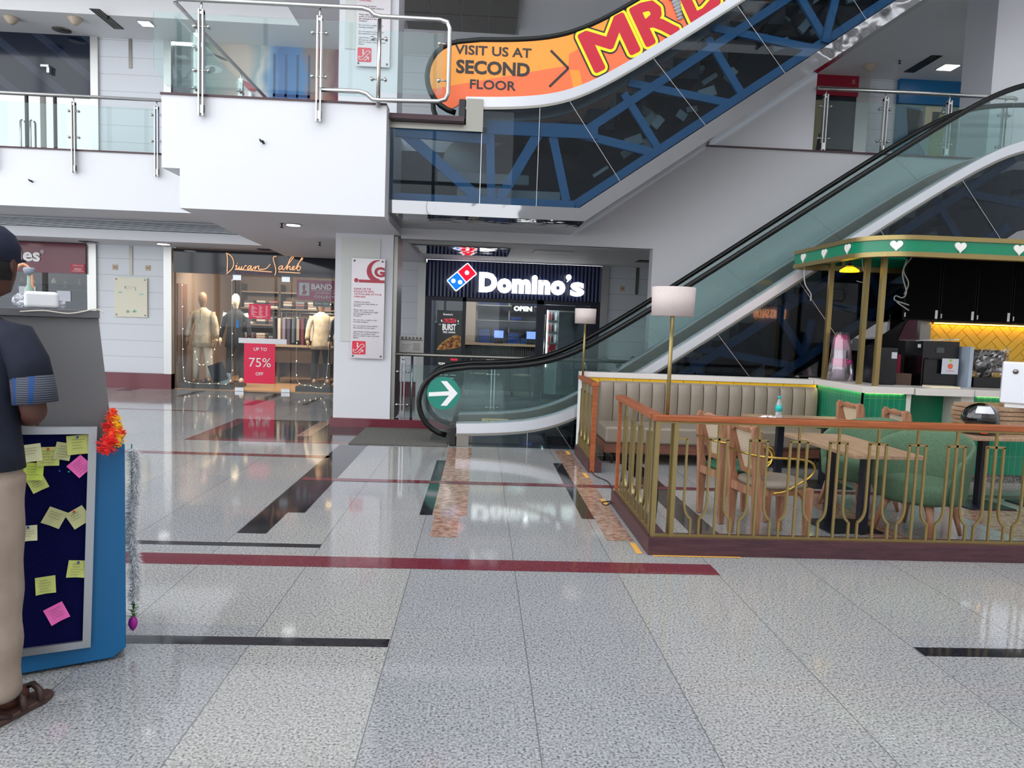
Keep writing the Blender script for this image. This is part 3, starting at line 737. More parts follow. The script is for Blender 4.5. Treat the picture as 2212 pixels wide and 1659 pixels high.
def smooth_path(P_, n=6):
    if len(P_) < 3: return P_
    out = []
    for i in range(len(P_)-1):
        p0, p1, p2, p3 = P_[max(i-1, 0)], P_[i], P_[i+1], P_[min(i+2, len(P_)-1)]
        for k in range(n):
            t = k/n; out.append(tuple(.5*((2*p1[j])+(-p0[j]+p2[j])*t+(2*p0[j]-5*p1[j]+4*p2[j]-p3[j])*t*t+(-p0[j]+3*p1[j]-3*p2[j]+p3[j])*t**3) for j in range(len(p1))))
    out.append(tuple(P_[-1])); return out
a = MB(); [a.tube([ds(*q) for q in smooth_path(st)], .0095, 6) for st in script]
ob('lettering', a, mat('peach_light', (255, 196, 150), .4, emit=.55), s_)
a = MB(); text_box(a, 'FACTORY OUTLET', -4.83, -4.12, 2.315, 2.365, 14.515, .01, res=1); ob('small_lettering', a, mat('dim_magenta', (120, 30, 90), .4), s_)
for x0, x1, lb in ((-6.0, -4.87, 'left glass pane of the clothing shop front'), (-3.75, -2.44, 'right glass pane of the clothing shop front')):
    tag(ob('shop_window', MB().box(x0, x1, 14.6, 14.612, .01, 2.3), shopg), lb, 'window')
d_ = thing('glass_door', 'frameless glass door of the clothing shop with silver pull plate', 'door', (-4.3, 14.6, 0))
ob('glass_panel', MB().box(-4.85, -3.77, 14.59, 14.602, .03, 2.28), shopg, d_)
ob('pull_plate', MB().box(-4.78, -3.84, 14.565, 14.59, .965, 1.065), mat('silver_plate', (205, 205, 208), .3, .3), d_)
for x in (-4.78, -3.87): ob('floor_patch', MB().box(x-.07, x+.1, 14.57, 14.62, .005, .075), alum, d_)
for x in (-4.8, -3.85): ob('top_patch', MB().box(x-.1, x+.06, 14.57, 14.62, 2.2, 2.3), alum, d_)
s_ = thing('sale_poster', 'red UP TO 75% OFF poster hanging on the glass door', 'poster', (-4.36, 14.56, .18))
pink = mat('poster_crimson', (238, 20, 78), .4)
ob('sheet', MB().box(-4.67, -4.06, 14.555, 14.56, .17, .965), pink, s_)
a = MB(); text_box(a, 'UP TO', -4.48, -4.22, .82, .885, 14.552, .015); text_box(a, '75%', -4.57, -4.14, .50, .68, 14.552, .0); text_box(a, 'OFF', -4.44, -4.29, .33, .395, 14.552, .015); ob('lettering', a, textw, s_)
s_ = thing('price_notice', 'small crimson notice with columns of white text on the glass door', 'notice', (-4.38, 14.57, 1.45))
ob('sheet', MB().box(-4.585, -4.165, 14.58, 14.586, 1.455, 1.745), pink, s_)
a = MB()
for i in range(8): bars(a, [(-4.54, -4.54+.05+.03*((i*7) % 3), 1.70-i*.025, 1.708-i*.025), (-4.39, -4.34+.012*((i*5) % 3), 1.70-i*.025, 1.708-i*.025), (-4.26, -4.22, 1.70-i*.025, 1.708-i*.025)], 14.579)
bars(a, [(-4.52, -4.24, 1.495, 1.503), (-4.44, -4.32, 1.475, 1.481)], 14.579); ob('lettering', a, textw, s_)
tag(ob('door_sticker', MB().box(-4.83, -4.785, 14.583, 14.588, 1.26, 1.41), mat('sticker_blue', (30, 130, 210), .4)), 'small blue PUSH sticker on the edge of the glass door', 'sticker')
s_ = thing('banner', 'magenta banner reading BAND BAJA style collection text behind the right glass pane', 'banner', (-3, 14.66, 1.85)); s_['label'] = 'magenta hanging banner with white capitals beginning BAND behind the shop glass'
ob('sheet', MB().box(-3.68, -2.46, 14.66, 14.666, 1.86, 2.26), mat('banner_magenta', (166, 40, 92), .45), s_)
a = MB(); text_box(a, 'BAND', -3.39, -2.98, 2.08, 2.19, 14.658, .03); text_box(a, 'BAAJA', -2.92, -2.48, 2.08, 2.19, 14.658, .03); a.box(-3.39, -2.48, 14.655, 14.659, 2.055, 2.062)
text_box(a, 'LEGENDS OF DRY C', -3.30, -2.66, 1.995, 2.03, 14.658, 0, res=1); text_box(a, 'COLLECTION O', -3.34, -2.66, 1.91, 1.96, 14.658, .01, res=1); ob('lettering', a, textw, s_)
a = MB().box(-3.63, -3.43, 14.656, 14.66, 1.95, 2.2); o_ = ob('logo', a, mat('banner_pale', (205, 214, 214), .5), s_)
a = MB(); a.prism([(-3.58, 1.97), (-3.50, 1.97), (-3.47, 2.03), (-3.52, 2.06), (-3.5, 2.12), (-3.53, 2.18), (-3.57, 2.12), (-3.55, 2.04)], 14.653, 14.656); ob('logo_mark', a, mat('banner_magenta', 0), s_)
s_ = thing('hanging_sign', 'small black hanging sign with white script under the magenta banner', 'sign', (-3.2, 14.7, 1.7))
ob('board', MB().box(-3.36, -3.0, 14.70, 14.712, 1.74, 1.86), black, s_); a = MB(); text_box(a, 'Diwan Saheb', -3.32, -3.05, 1.785, 1.83, 14.698, 0, .001, res=1); ob('lettering', a, textw, s_)
for x0, x1, lb in ((-6.0, -4.95, 'low dark display plinth under the beige kurta mannequin'), (-3.7, -2.46, 'low dark display plinth under the dark suit mannequin')):
    tag(ob('display_plinth', MB().box(x0, x1, 14.72, 15.6, .013, .12), mat('plinth_dark', (44, 46, 48), .4)), lb, 'plinth')

def mannequin(x, y, label, skin, top, trouser, arm='long', z0=.122, turn=0, long=True, hcol=None, sc=1.0, placket=None, shirt=None):
    t_ = thing('mannequin', label, 'mannequin', (0, 0, 0))
    b = MB()
    b.loft([(0, 0, 1.50, .05, .05), (0, 0, 1.56, .05, .052), (0, -.01, 1.60, .062, .075), (0, -.012, 1.66, .078, .095), (0, -.005, 1.73, .08, .1), (0, 0, 1.79, .066, .082), (0, 0, 1.83, .025, .03)], 16)
    for s in (-1, 1):
        b.tube([(s*.2, 0, 1.43), (s*.26, .0, 1.18), (s*.29, -.03, .98), (s*.29, -.06, .90)], [.05, .04, .033, .028], 10)
        b.tube([(s*.29, -.06, .90), (s*.285, -.08, .84), (s*.27, -.09, .80)], [.03, .036, .02], 8)
        for f in range(4): b.tube([(s*.285, -.105+f*.018, .84), (s*.275, -.115+f*.018, .78), (s*.262, -.12+f*.018, .74)], [.010, .009, .006], 6)
        b.tube([(s*.27, -.1, .87), (s*.25, -.125, .82)], [.011, .008], 6)
        b.tube([(s*.14, 0, .1), (s*.12, 0, .5)], [.04, .05], 10); b.loft([(s*.14, -.06, .0, .045, .12), (s*.14, -.05, .05, .04, .1), (s*.14, -.01, .1, .035, .04)], 12)
    ob('body', b, hcol or skin, t_)
    c = MB()
    zb = .72 if long else .92
    c.loft([(0, 0, zb, .215, .165), (0, 0, zb+.1, .205, .155), (0, 0, 1.0, .18, .14), (0, 0, 1.15, .16, .12), (0, 0, 1.32, .185, .125), (0, 0, 1.40, .195, .11), (0, 0, 1.445, .165, .09), (0, 0, 1.485, .10, .07), (0, 0, 1.52, .06, .058)], 24)
    if arm == 'long':
        for s in (-1, 1): c.tube([(s*.08, 0, 1.39), (s*.165, 0, 1.385), (s*.222, 0, 1.32), (s*.265, 0, 1.15), (s*.292, -.03, .98), (s*.296, -.05, .92)], [.035, .055, .06, .054, .047, .043], 14)
    ob('top_garment', c, top, t_)
    if placket: ob('placket', MB().box(-.012, .012, -.135, -.11, 1.26, 1.47), placket, t_)
    if shirt: ob('shirt_front', MB().prism([(-.05, 1.47), (0, 1.22), (.05, 1.47)], -.135, -.115), shirt, t_)
    d = MB()
    for s in (-1, 1): d.loft([(s*.14, 0, .06, .06, .075), (s*.135, 0, .3, .066, .072), (s*.115, 0, .55, .078, .085), (s*.085, 0, .85, .095, .1), (s*.07, 0, .95, .09, .1)], 16)
    ob('trousers', d, trouser, t_)
    t_.location = (x, y, z0); t_.rotation_euler = (0, 0, turn); t_.scale = (sc, sc, sc); return t_
beige = speck(mat('beige_cloth', (196, 178, 152), .8), (182, 164, 138), (206, 190, 164), 8)
creamc = mat('cream_cloth', (216, 204, 184), .8); darkc = mat('navy_cloth', (22, 28, 38), .8); navyc = mat('suit_cloth', (26, 34, 46), .75)
bronze = mat('bronze_skin', (150, 116, 88), .35); whites = mat('pale_skin', (226, 214, 190), .35)
mannequin(-5.66, 15.05, 'bronze mannequin in a long beige kurta and cream trousers in the window', bronze, beige, creamc, hcol=bronze, placket=mat('placket_cloth', (168, 150, 126), .8))
mannequin(-5.1, 15.35, 'pale headed mannequin in a dark navy vest behind the kurta mannequin', whites, darkc, mat('dark_trouser', (40, 40, 42), .8), long=True, hcol=whites)
mannequin(-2.82, 15.05, 'mannequin in a dark navy suit behind the right glass pane', bronze, navyc, navyc, turn=-.4, long=True, shirt=mat('pale_garment', (170, 196, 200), .8))
mannequin(-3.42, 15.75, 'mannequin in a beige jacket behind the right glass pane', bronze, beige, darkc, turn=.3)
for i, (x, z, c, lb) in enumerate(((-5.55, .13, (60, 26, 24), 'dark red leather shoe on the window plinth'), (-5.02, .13, (120, 80, 60), 'tan leather shoe on the window plinth near the door'))):
    a = MB(); a.loft([(x, 14.85, z, .04, .12), (x, 14.85, z+.03, .038, .115), (x, 14.89, z+.06, .03, .06), (x, 14.91, z+.08, .026, .035)], 14); tag(ob('shoe', a, mat('shoe%d' % i, c, .3)), lb, 'shoe')
tag(ob('folded_garment', MB().rbox((-5.3, 14.9, .34), (.3, .06, .36), (1, 0, .35)), mat('dark_garment', (20, 26, 40), .8)), 'dark folded garment leaning on the window plinth between the mannequins', 'garment')
tag(ob('folded_garment', MB().rbox((-5.2, 14.95, .22), (.26, .05, .2), (1, 0, 0)), mat('pale_garment', (170, 196, 200), .8)), 'pale blue folded shirt under the dark garment on the plinth', 'garment')
# string lights
def fairy(pts, lb):
    f_ = thing('string_light', lb, 'string light', pts[0]); P_ = smooth_path(pts, 5); a = MB(); a.tube(P_, .004, 5); ob('cable', a, mat('cable_cream', (220, 214, 200), .5), f_)
    for i in range(1, len(P_), 2):
        q = P_[i]; ob('bulb', MB().sphere((q[0]+.012, q[1]-.008, q[2]), .009, 6, 4), mat('bulb_warm', (255, 240, 200), .4, emit=4), f_)
fairy([(-5.93, 14.68, 2.2), (-5.92, 14.68, 1.2), (-5.9, 14.68, .3), (-5.8, 14.68, .14), (-5.3, 14.68, .13), (-4.98, 14.68, .2), (-4.95, 14.68, .9), (-4.96, 14.68, 2.2)], 'string of tiny lights framing the left glass pane')
fairy([(-5.12, 14.7, 1.6), (-5.25, 14.7, 1.0), (-5.4, 14.7, .6), (-5.6, 14.7, .5), (-5.7, 14.7, .8)], 'loose string of tiny lights draped over the kurta mannequin')
fairy([(-3.68, 14.7, 2.2), (-3.68, 14.7, 1.0), (-3.66, 14.7, .25), (-3.4, 14.7, .15), (-3.15, 14.7, .14), (-3.05, 14.7, .6), (-3.02, 14.7, 2.0)], 'string of tiny lights around the right glass pane')
# shelving with folded shirts
sh = thing('display_shelving', 'dark wooden wall shelving full of folded shirts inside the clothing shop', 'shelving', (-4.3, 18.2, .012))
dk = mat('shelf_dark', (70, 56, 48), .5)
for x in (-5.9, -4.95, -4.0, -3.05): ob('upright', MB().box(x-.02, x+.02, 18.1, 18.55, .012, 2.3), dk, sh)
for z in (.5, .9, 1.3, 1.7, 2.1): ob('shelf', MB().box(-5.9, -3.05, 18.1, 18.55, z-.015, z+.015), mat('shelf_mid', (150, 130, 110), .5), sh)
cols = [(220, 214, 206), (150, 160, 180), (90, 80, 92), (200, 180, 170), (60, 70, 92), (176, 120, 120), (235, 232, 226)]
me0 = None
for z in (.515, .915, 1.315, 1.715):
    for i in range(9):
        for k in range(3):
            x = -5.72+i*.3+(.05 if i > 2 else 0)+(.05 if i > 5 else 0); cc = cols[(i*5+k*3+int(z*10)) % 7]
            a = MB(); a.box(x-.11, x+.11, 18.14, 18.45, z+k*.062+.001, z+k*.062+.058)
            tag(ob('folded_shirt', a, mat('shirt%d' % cols.index(cc), cc, .8), bevel=.012, seg=1), 'folded shirt in a stack on the shelving inside the clothing shop', 'shirt', 'folded shirts on the shop shelving')
hr = thing('clothes_rail', 'steel clothes rail with hanging garments in the middle of the clothing shop', 'clothes rail', (-3.9, 17.4, .012))
ob('rail', MB().tube([(-4.9, 17.4, 1.62), (-2.7, 17.4, 1.62)], .015, 8), steel, hr)
for x in (-4.9, -2.7): ob('upright', MB().cyl((x, 17.4, .012), (x, 17.4, 1.62), .015), steel, hr)
for i in range(20):
    x = -4.82+i*.108; cc = [(34, 38, 52), (150, 130, 120), (70, 60, 80), (190, 180, 170), (96, 40, 56), (60, 80, 96), (120, 112, 130)][(i*3) % 7]
    a = MB().prismz([(x-.035, 17.2), (x+.03, 17.2), (x+.04, 17.6), (x-.03, 17.6)], .85+.06*(i % 3), 1.48).cyl((x, 17.4, 1.47), (x, 17.4, 1.607), .006, 6)
    tag(ob('hanging_garment', a, mat('garment%d' % ((i*3) % 7), cc, .85), bevel=.012, seg=1), 'garment hanging on the clothes rail inside the clothing shop', 'garment', 'garments on the clothes rail')
gd = thing('display_table', 'dark display table with glass top inside the clothing shop', 'table', (-3.9, 16.4, .012))
ob('top', MB().box(-4.7, -2.8, 16.2, 16.9, .85, .88), mat('shelf_mid', 0), gd); ob('body', MB().box(-4.65, -2.85, 16.25, 16.85, .5, .85), dk, gd)
for x in (-4.6, -2.9):
    for y in (16.3, 16.8): ob('leg', MB().box(x-.02, x+.02, y-.02, y+.02, .012, .5), dk, gd)
tag(ob('photo_poster', MB().box(-6.05, -6.03, 14.75, 15.2, .5, 2.1), mat('poster_brown', (110, 80, 66), .5)), 'tall fashion photograph on the side wall of the shop window', 'poster')
tag(ob('ceiling_light', MB().box(-4.3, -3.9, 15.6, 15.72, 2.70, 2.74), emwarm), 'lit warm tube lamp inside the clothing shop above the door', 'ceiling light')
tag(ob('ceiling_light', MB().box(-3.4, -3.15, 16.4, 16.5, 2.70, 2.74), emwarm), 'lit warm tube lamp deep inside the clothing shop', 'ceiling light')

# ---- maroon shop at the far left
s_ = thing('shop_sign', 'maroon sign band with white serif lettering ending in ies', 'sign', (-9, 14.6, 2.2))
ob('panel', MB().box(-13, -7.69, 14.5, 14.6, 2.2, 2.77), maroon, s_)
a = MB(); text_box(a, 'ies', -8.94, -8.54, 2.40, 2.64, 14.49, .03)
ob('lettering', a, textw, s_); a = MB(); text_box(a, '\u00ae', -8.53, -8.46, 2.56, 2.63, 14.49, 0); ob('mark', a, textw, s_)
s_ = thing('notice', 'small red notice at the lower right of the maroon sign', 'notice', (-7.8, 14.49, 2.2))
ob('sheet', MB().box(-7.97, -7.70, 14.488, 14.494, 2.22, 2.39), mat('notice_red', (176, 34, 60), .4), s_)
a = MB(); text_box(a, 'OPENING HOURS', -7.93, -7.73, 2.345, 2.365, 14.486, .0, .001, res=1); bars(a, [(-7.9, -7.76, 2.30, 2.304), (-7.9, -7.76, 2.285, 2.289), (-7.9, -7.76, 2.27, 2.274), (-7.94, -7.72, 2.245, 2.25)], 14.486, .001); a2 = a; ob('lettering', a, textw, s_)
s_['label'] = 'small red notice at the lower right of the maroon sign band'
tag(ob('shop_window', MB().box(-13, -7.69, 14.58, 14.592, .01, 2.2), tealg), 'dark glass window of the maroon gift shop', 'window')
shell('wall_shop', -13, -7.72, 14.7, 17.5, .002, 2.76, mat('gift_shop_wall', (60, 56, 50), .7))
for i in range(16):
    x = -9.5+i*.115; z = 1.75+.28*((i*37) % 5)/5
    a = MB(); a.lathe([(.01, 0), (.05, .02), (.035+.01*(i % 3), .09), (.02, .13), (.03, .15)], (x, 15.1+.1*(i % 2), z), 8)
    tag(ob('glass_ornament', a, mat('ornament%d' % (i % 3), [(170, 150, 110), (196, 190, 170), (120, 104, 80)][i % 3], .2)), 'small glinting ornament on the gift shop window shelf', 'ornament', 'ornaments in the gift shop window')
wsh = thing('window_shelf', 'stepped dark shelving behind the gift shop window', 'shelving', (-8.6, 15.1, .002))
for z in (1.72, 1.9, 2.02, .9, .4): ob('shelf', MB().box(-9.7, -7.75, 15.02, 15.3, z-.012, z-.002), mat('shelf_mid', 0), wsh)
ob('back_panel', MB().box(-9.7, -7.75, 15.3, 15.32, .002, 2.3), dk, wsh)
area('shop_lamp', (-8.8, 14.9, 2.6), 1.5, 8, (1, .9, .7), rot=(.4, 0, 0), sy=.2)
for x0, x1, z0, z1, lb in ((-8.28, -8.02, 1.66, 1.86, 'white paper notice on the gift shop window, right one'), (-9.0, -8.68, 1.74, 1.92, 'white paper notice on the gift shop window, left one')):
    tag(ob('paper_notice', MB().box(x0, x1, 14.572, 14.578, z0, z1), mat('paper', (205, 208, 218), .7)), lb, 'notice')
# map board, tan plates on the planks
s_ = thing('map_board', 'cream glazed floor-plan board screwed to the white planks', 'board', (-6.87, 14.55, 1.4))
ob('board', MB().box(-7.18, -6.55, 14.56, 14.588, 1.40, 2.17), mat('board_cream', (222, 218, 196), .25), s_)
a = MB()
for x in (-7.14, -6.59):
    for z in (1.44, 2.13): a.cyl((x, 14.563, z), (x, 14.55, z), .015, 10)
ob('screw', a, steel, s_)
a = MB(); bars(a, [(-6.98, -6.96, 1.95, 2.0), (-6.97, -6.78, 1.985, 1.99), (-6.78, -6.77, 1.92, 1.99), (-6.97, -6.86, 1.95, 1.955), (-6.95, -6.9, 1.48, 1.53), (-6.9, -6.8, 1.5, 1.505), (-6.80, -6.79, 1.5, 1.56)], 14.559)
ob('plan_lines', a, mat('plan_grey', (150, 170, 150), .6), s_)
for q_ in ((-7.1, -7.04, 1.86, 1.885), (-6.7, -6.62, 1.84, 1.86), (-6.82, -6.76, 1.49, 1.53)): ob('plan_mark', bars(MB(), [q_], 14.559), mat('plan_teal', (140, 205, 190), .6), s_)
for x, z, lb in ((-7.18, 2.36, 'left small tan plate above the map board'), (-6.55, 2.37, 'right small tan plate above the map board'), (2.84, 2.33, 'small tan plate on the planks right of the pizza shop')):
    p_ = thing('wall_plate', lb, 'plate', (x, 14.59, z)); ob('plate', MB().box(x-.045, x+.045, 14.585, 14.6, z-.05, z+.05), mat('plate_tan', (196, 178, 150), .5), p_); ob('symbol', MB().box(x-.025, x+.025, 14.58, 14.585, z-.012, z+.01), mat('plate_dark', (160, 120, 90), .5), p_)

# ---- pizza shop
corr = mat('corrugated_navy', (12, 28, 74), .35)
s_ = thing('shop_sign', 'navy corrugated sign with glowing white shop name and red and blue dotted tile', 'sign', (.6, 14.5, 2.03))
a = MB(); n = 46; xs = [-1.09+i*(3.47/(n*2)) for i in range(n*2+1)]
poly = [(x, 14.46+(.018 if i % 2 else 0)) for i, x in enumerate(xs)]; a.prismz(poly+[(2.38, 14.6), (-1.09, 14.6)], 2.03, 2.745); ob('panel', a, corr, s_)
glow = mat('sign_white_light', (255, 255, 255), .4, emit=1.7)
def letters():
    a = MB(); y = 14.44
    text_box(a, 'Domino', -.06, 1.66, 2.135, 2.535, y, .07, .03, 1.11); text_box(a, 's', 1.76, 2.04, 2.125, 2.41, y, .04, .03)
    a.lathe([(.001, 0), (.055, 0), (.055, .03), (.001, .03)], (0, 0, 0), 16); k = len(a.v)-64
    for i in range(k, len(a.v)): v = a.v[i]; a.v[i] = (1.72+v[0], y-v[2], 2.50+v[1])
    a.prism([(1.775, 2.50), (1.70, 2.40), (1.68, 2.415), (1.72, 2.46)], y-.03, y)
    return a
ob('lettering', letters(), glow, s_)
Rl = Matrix.Translation((-.40, 0, 2.42)) @ Matrix.Rotation(math.radians(-42), 4, 'Y')
def rr(x0, x1, z0, z1, r, y0, y1):
    P_ = []
    for cx, cz, a0 in ((x1-r, z1-r, 0), (x0+r, z1-r, 90), (x0+r, z0+r, 180), (x1-r, z0+r, 270)):
        for i in range(5): an = math.radians(a0+22.5*i); P_.append((cx+r*math.cos(an), cz+r*math.sin(an)))
    return MB().prism(P_, y0, y1)
a = rr(-.275, .275, -.145, .145, .03, 14.42, 14.45).tf(Rl); ob('tile_border', a, glow, s_)
a = rr(.008, .258, -.128, .128, .012, 14.412, 14.42).tf(Rl); ob('tile_red', a, mat('tile_red', (236, 10, 50), .4, emit=.9), s_)
a = rr(-.258, -.008, -.128, .128, .012, 14.412, 14.42).tf(Rl); ob('tile_blue', a, mat('tile_blue', (0, 120, 230), .4, emit=.9), s_)
a = MB()
for x, z in ((.133, 0), (-.09, -.055), (-.175, .05)): 
    k = len(a.v); a.prism([(x+.042*math.cos(2*PI*i/20), z+.042*math.sin(2*PI*i/20)) for i in range(20)], 14.405, 14.412)
a.tf(Rl); ob('tile_dot', a, glow, s_)
nv = mat('navy_frame', (14, 24, 46), .35)
fr = thing('storefront', 'dark navy metal frame holding the pizza shop glass', 'storefront', (.6, 14.6, 0))
for x0, x1, z0, z1, nm in ((-1.12, -.99, 0, 2.03, 'mullion'), (-.37, -.30, 0, 2.03, 'mullion'), (1.12, 1.26, 0, 2.03, 'mullion'), (2.2, 2.4, 0, 2.03, 'mullion'), (-.99, 2.2, 1.95, 2.03, 'transom'), (-.99, 1.12, 0, .07, 'sill')):
    ob(nm, MB().box(x0, x1, 14.56, 14.64, z0, z1), nv, fr)
tag(ob('shop_window', MB().box(-.99, -.37, 14.6, 14.61, .07, 1.95), shopg), 'narrow glass pane of the pizza shop behind the lit menu board', 'window')
tag(ob('shop_window', MB().box(-.30, 1.12, 14.6, 14.61, .07, 1.95), shopg), 'wide glass pane of the pizza shop with the OPEN sign', 'window')
d_ = thing('glass_door', 'navy framed glass door of the pizza shop with tall steel handle', 'door', (1.7, 14.6, 0))
ob('glass_panel', MB().box(1.3, 2.16, 14.6, 14.61, .1, 1.88), clear, d_)
for q in ((1.27, 1.33, .03, 1.94), (2.12, 2.19, .03, 1.94), (1.33, 2.12, .03, .14), (1.33, 2.12, 1.84, 1.94)): ob('door_frame', MB().box(q[0], q[1], 14.57, 14.63, q[2], q[3]), nv, d_)
a = MB(); a.tube([(1.29, 14.48, .38), (1.29, 14.48, 1.75)], .018, 10)
for z in (.55, 1.6): a.cyl((1.29, 14.48, z), (1.29, 14.58, z), .012, 8)
ob('handle', a, steel, d_)
o_ = ob('push_plate', MB().box(1.41, 1.53, 14.585, 14.598, 1.03, 1.15), mat('push_red', (150, 24, 50), .4), d_); 
s_ = thing('open_sign', 'glowing white OPEN letters behind the pizza shop glass', 'sign', (.85, 14.66, 1.8))
a = MB(); text_box(a, 'OPEN', .66, 1.03, 1.80, 1.90, 14.66, .05, .02); ob('lettering', a, glow, s_)
ob('backing', MB().box(.62, 1.07, 14.68, 14.69, 1.78, 1.93), mat('clear_black', (20, 22, 30), .3), s_)
m_ = thing('menu_board', 'tall dark advertising board with a pizza slice and CHICKEN BURST lettering', 'advert board', (-.62, 14.55, .1))
bd = mat('board_black', (34, 40, 42), .3, emit=.12, ecol=(60, 66, 66))
ob('board', MB().box(-.87, -.37, 14.54, 14.56, .12, 1.76), bd, m_)
a = MB(); text_box(a, 'BURST', -.76, -.49, 1.36, 1.49, 14.538, .03); text_box(a, 'TWO', -.75, -.66, 1.30, 1.345, 14.538, .02); bars(a, [(-.64, -.5, 1.325, 1.335), (-.64, -.5, 1.308, 1.316)], 14.538)
text_box(a, "Domino's", -.75, -.56, 1.66, 1.70, 14.538, .02); text_box(a, '\u20b9299', -.82, -.69, .665, .715, 14.538, .03); text_box(a, '\u20b9549', -.6, -.45, .665, .715, 14.538, .03)
bars(a, [(-.82, -.74, .46, .468), (-.70, -.62, .46, .468), (-.58, -.47, .46, .468), (-.82, -.68, .40, .408), (-.6, -.5, .40, .408), (-.79, -.77, 1.53, 1.57), (-.46, -.44, 1.53, 1.57)], 14.538)
for an in (20, 50, 80, 110, 140, 170): a.bar((-.625+.17*math.cos(math.radians(an)), 14.537, 1.45+.12*math.sin(math.radians(an))), (-.625+.21*math.cos(math.radians(an)), 14.537, 1.45+.15*math.sin(math.radians(an))), .008, .003, up=(0, 1, 0))
ob('lettering', a, mat('letter_glow', (240, 240, 240), .5, emit=.5), m_)
a = MB(); text_box(a, 'CHICKEN', -.74, -.50, 1.51, 1.60, 14.537, .03); ob('red_lettering', a, mat('ad_red', (226, 50, 74), .4, emit=.5), m_)
a = MB(); text_box(a, 'IN 7 FLAVOURS', -.78, -.45, .545, .585, 14.537, .02); ob('teal_lettering', a, mat('ad_teal', (120, 215, 205), .4, emit=.4), m_)
ob('price_tag', MB().box(-.58, -.44, 14.535, 14.538, .76, .80), mat('ad_red', 0), m_)
piz = speck(mat('pizza_print', (220, 160, 90), .5), (150, 60, 40), (238, 190, 104), 14, .38, .58); piz.node_tree.nodes['Principled BSDF'].inputs['Emission Strength'].default_value = 0
ob('pizza_slice', MB().prism([(-.86, .965), (-.84, 1.02), (-.78, 1.10), (-.70, 1.16), (-.62, 1.22), (-.54, 1.26), (-.46, 1.275), (-.385, 1.25), (-.385, 1.04), (-.5, 1.01), (-.65, .975)], 14.534, 14.539), piz, m_)
a = MB()
for x, z in ((-.74, 1.07), (-.64, 1.14), (-.55, 1.20), (-.47, 1.12), (-.58, 1.06), (-.42, 1.2)): a.prism([(x+.022*math.cos(2*PI*i/10), z+.016*math.sin(2*PI*i/10)) for i in range(10)], 14.531, 14.534)
ob('topping', a, mat('topping_dark', (96, 50, 34), .5), m_)
shell('wall_shop', -1.1, 2.42, 14.66, 18.6, .002, 2.7, mat('pizza_wall', (120, 128, 140), .6))
struct('floor_shop', B(-1.1, 2.42, 14.66, 18.6, .002, .012), mat('pizza_floor', (120, 118, 106), .3))
area('shop_lamp', (.5, 15.3, 2.5), 2.8, 42, (.92, .96, 1), rot=(.7, 0, 0), sy=.5)
c_ = thing('service_counter', 'slatted dark counter with pale wooden top inside the pizza shop', 'counter', (.4, 16.6, .012))
ob('top', MB().box(-.36, 1.30, 16.3, 16.95, 1.04, 1.085), mat('counter_oak', (176, 150, 120), .4), c_)
a = MB().box(-.33, 1.27, 16.38, 16.9, .012, 1.04); ob('body', a, mat('counter_dark', (46, 44, 46), .5), c_)
a = MB()
for i in range(32): a.box(-.32+i*.05, -.295+i*.05, 16.36, 16.38, .05, 1.02)
ob('slat', a, mat('counter_slat', (66, 64, 66), .5), c_)
ob('side_pillar', MB().box(-.36, -.12, 17.0, 17.1, .012, 2.3), mat('counter_tan', (170, 150, 130), .5), c_)
for x, lb in ((.42, 'lit blue till monitor on the pizza counter, left one'), (1.16, 'lit blue till monitor on the pizza counter, right one')):
    m_ = thing('till_monitor', lb, 'monitor', (x, 16.5, 1.085)); ob('casing', MB().box(x-.13, x+.13, 16.45, 16.48, 1.19, 1.40), black, m_); ob('screen', MB().box(x-.105, x+.105, 16.444, 16.45, 1.215, 1.38), mat('screen_blue', (110, 140, 245), .3, emit=1.1), m_)
    ob('stand', MB().box(x-.1, x+.1, 16.46, 16.6, 1.086, 1.19), black, m_)
blbox = mat('box_blue', (22, 74, 150), .5)
rack = thing('box_rack', 'steel rack with blue pizza boxes behind the counter', 'rack', (.6, 17.7, .012))
for z in (1.02, 1.62, 1.98): ob('shelf', MB().box(-.1, 1.5, 17.5, 18.0, z-.02, z), steeld, rack)
for x in (-.1, .7, 1.5): ob('upright', MB().box(x-.015, x+.015, 17.98, 18.02, .012, 2.5), steeld, rack)
for x, z0, n in ((.10, 1.02, 8), (.42, 1.02, 9), (.80, 1.02, 7), (1.12, 1.02, 4), (.1, 1.98, 3), (.45, 1.98, 3), (1.2, 1.98, 4), (.85, 1.62, 2)):
    for k in range(n):
        tag(ob('pizza_box', MB().box(x-.13, x+.13, 17.55, 17.85, z0+.001+k*.046, z0+.042+k*.046), blbox if k % 2 else mat('box_blue_dark', (16, 52, 116), .5)), 'blue flat pizza box in a pile on the rack behind the counter', 'pizza box', 'blue pizza boxes on the rack')
for x0, x1, lb in ((-.1, .25, 'tan upper pizza picture on the menu strip, left one'), (.3, .62, 'tan upper pizza picture on the menu strip, middle one'), (.72, 1.1, 'red upper menu picture behind the OPEN sign')):
    a = tag(ob('menu_picture', MB().box(x0, x1, 15.6, 15.62, 2.02, 2.14), mat('pic%d' % int(x0*10+9), (190, 140, 100) if x0 < .7 else (190, 60, 66), .5, emit=.2)), lb, 'picture')
f_ = thing('drinks_fridge', 'tall narrow drinks fridge with lit shelves behind the pizza shop door', 'fridge', (1.6, 16.2, .012))
ob('cabinet', MB().box(1.45, 1.75, 16.2, 16.6, .012, 2.05), mat('fridge_grey', (150, 154, 158), .4), f_)
ob('light_strip', MB().box(1.47, 1.50, 16.18, 16.2, .6, 1.95), emw, f_)
for z in (.9, 1.15, 1.4, 1.65): ob('shelf', MB().box(1.5, 1.74, 16.17, 16.2, z-.01, z), alum, f_)
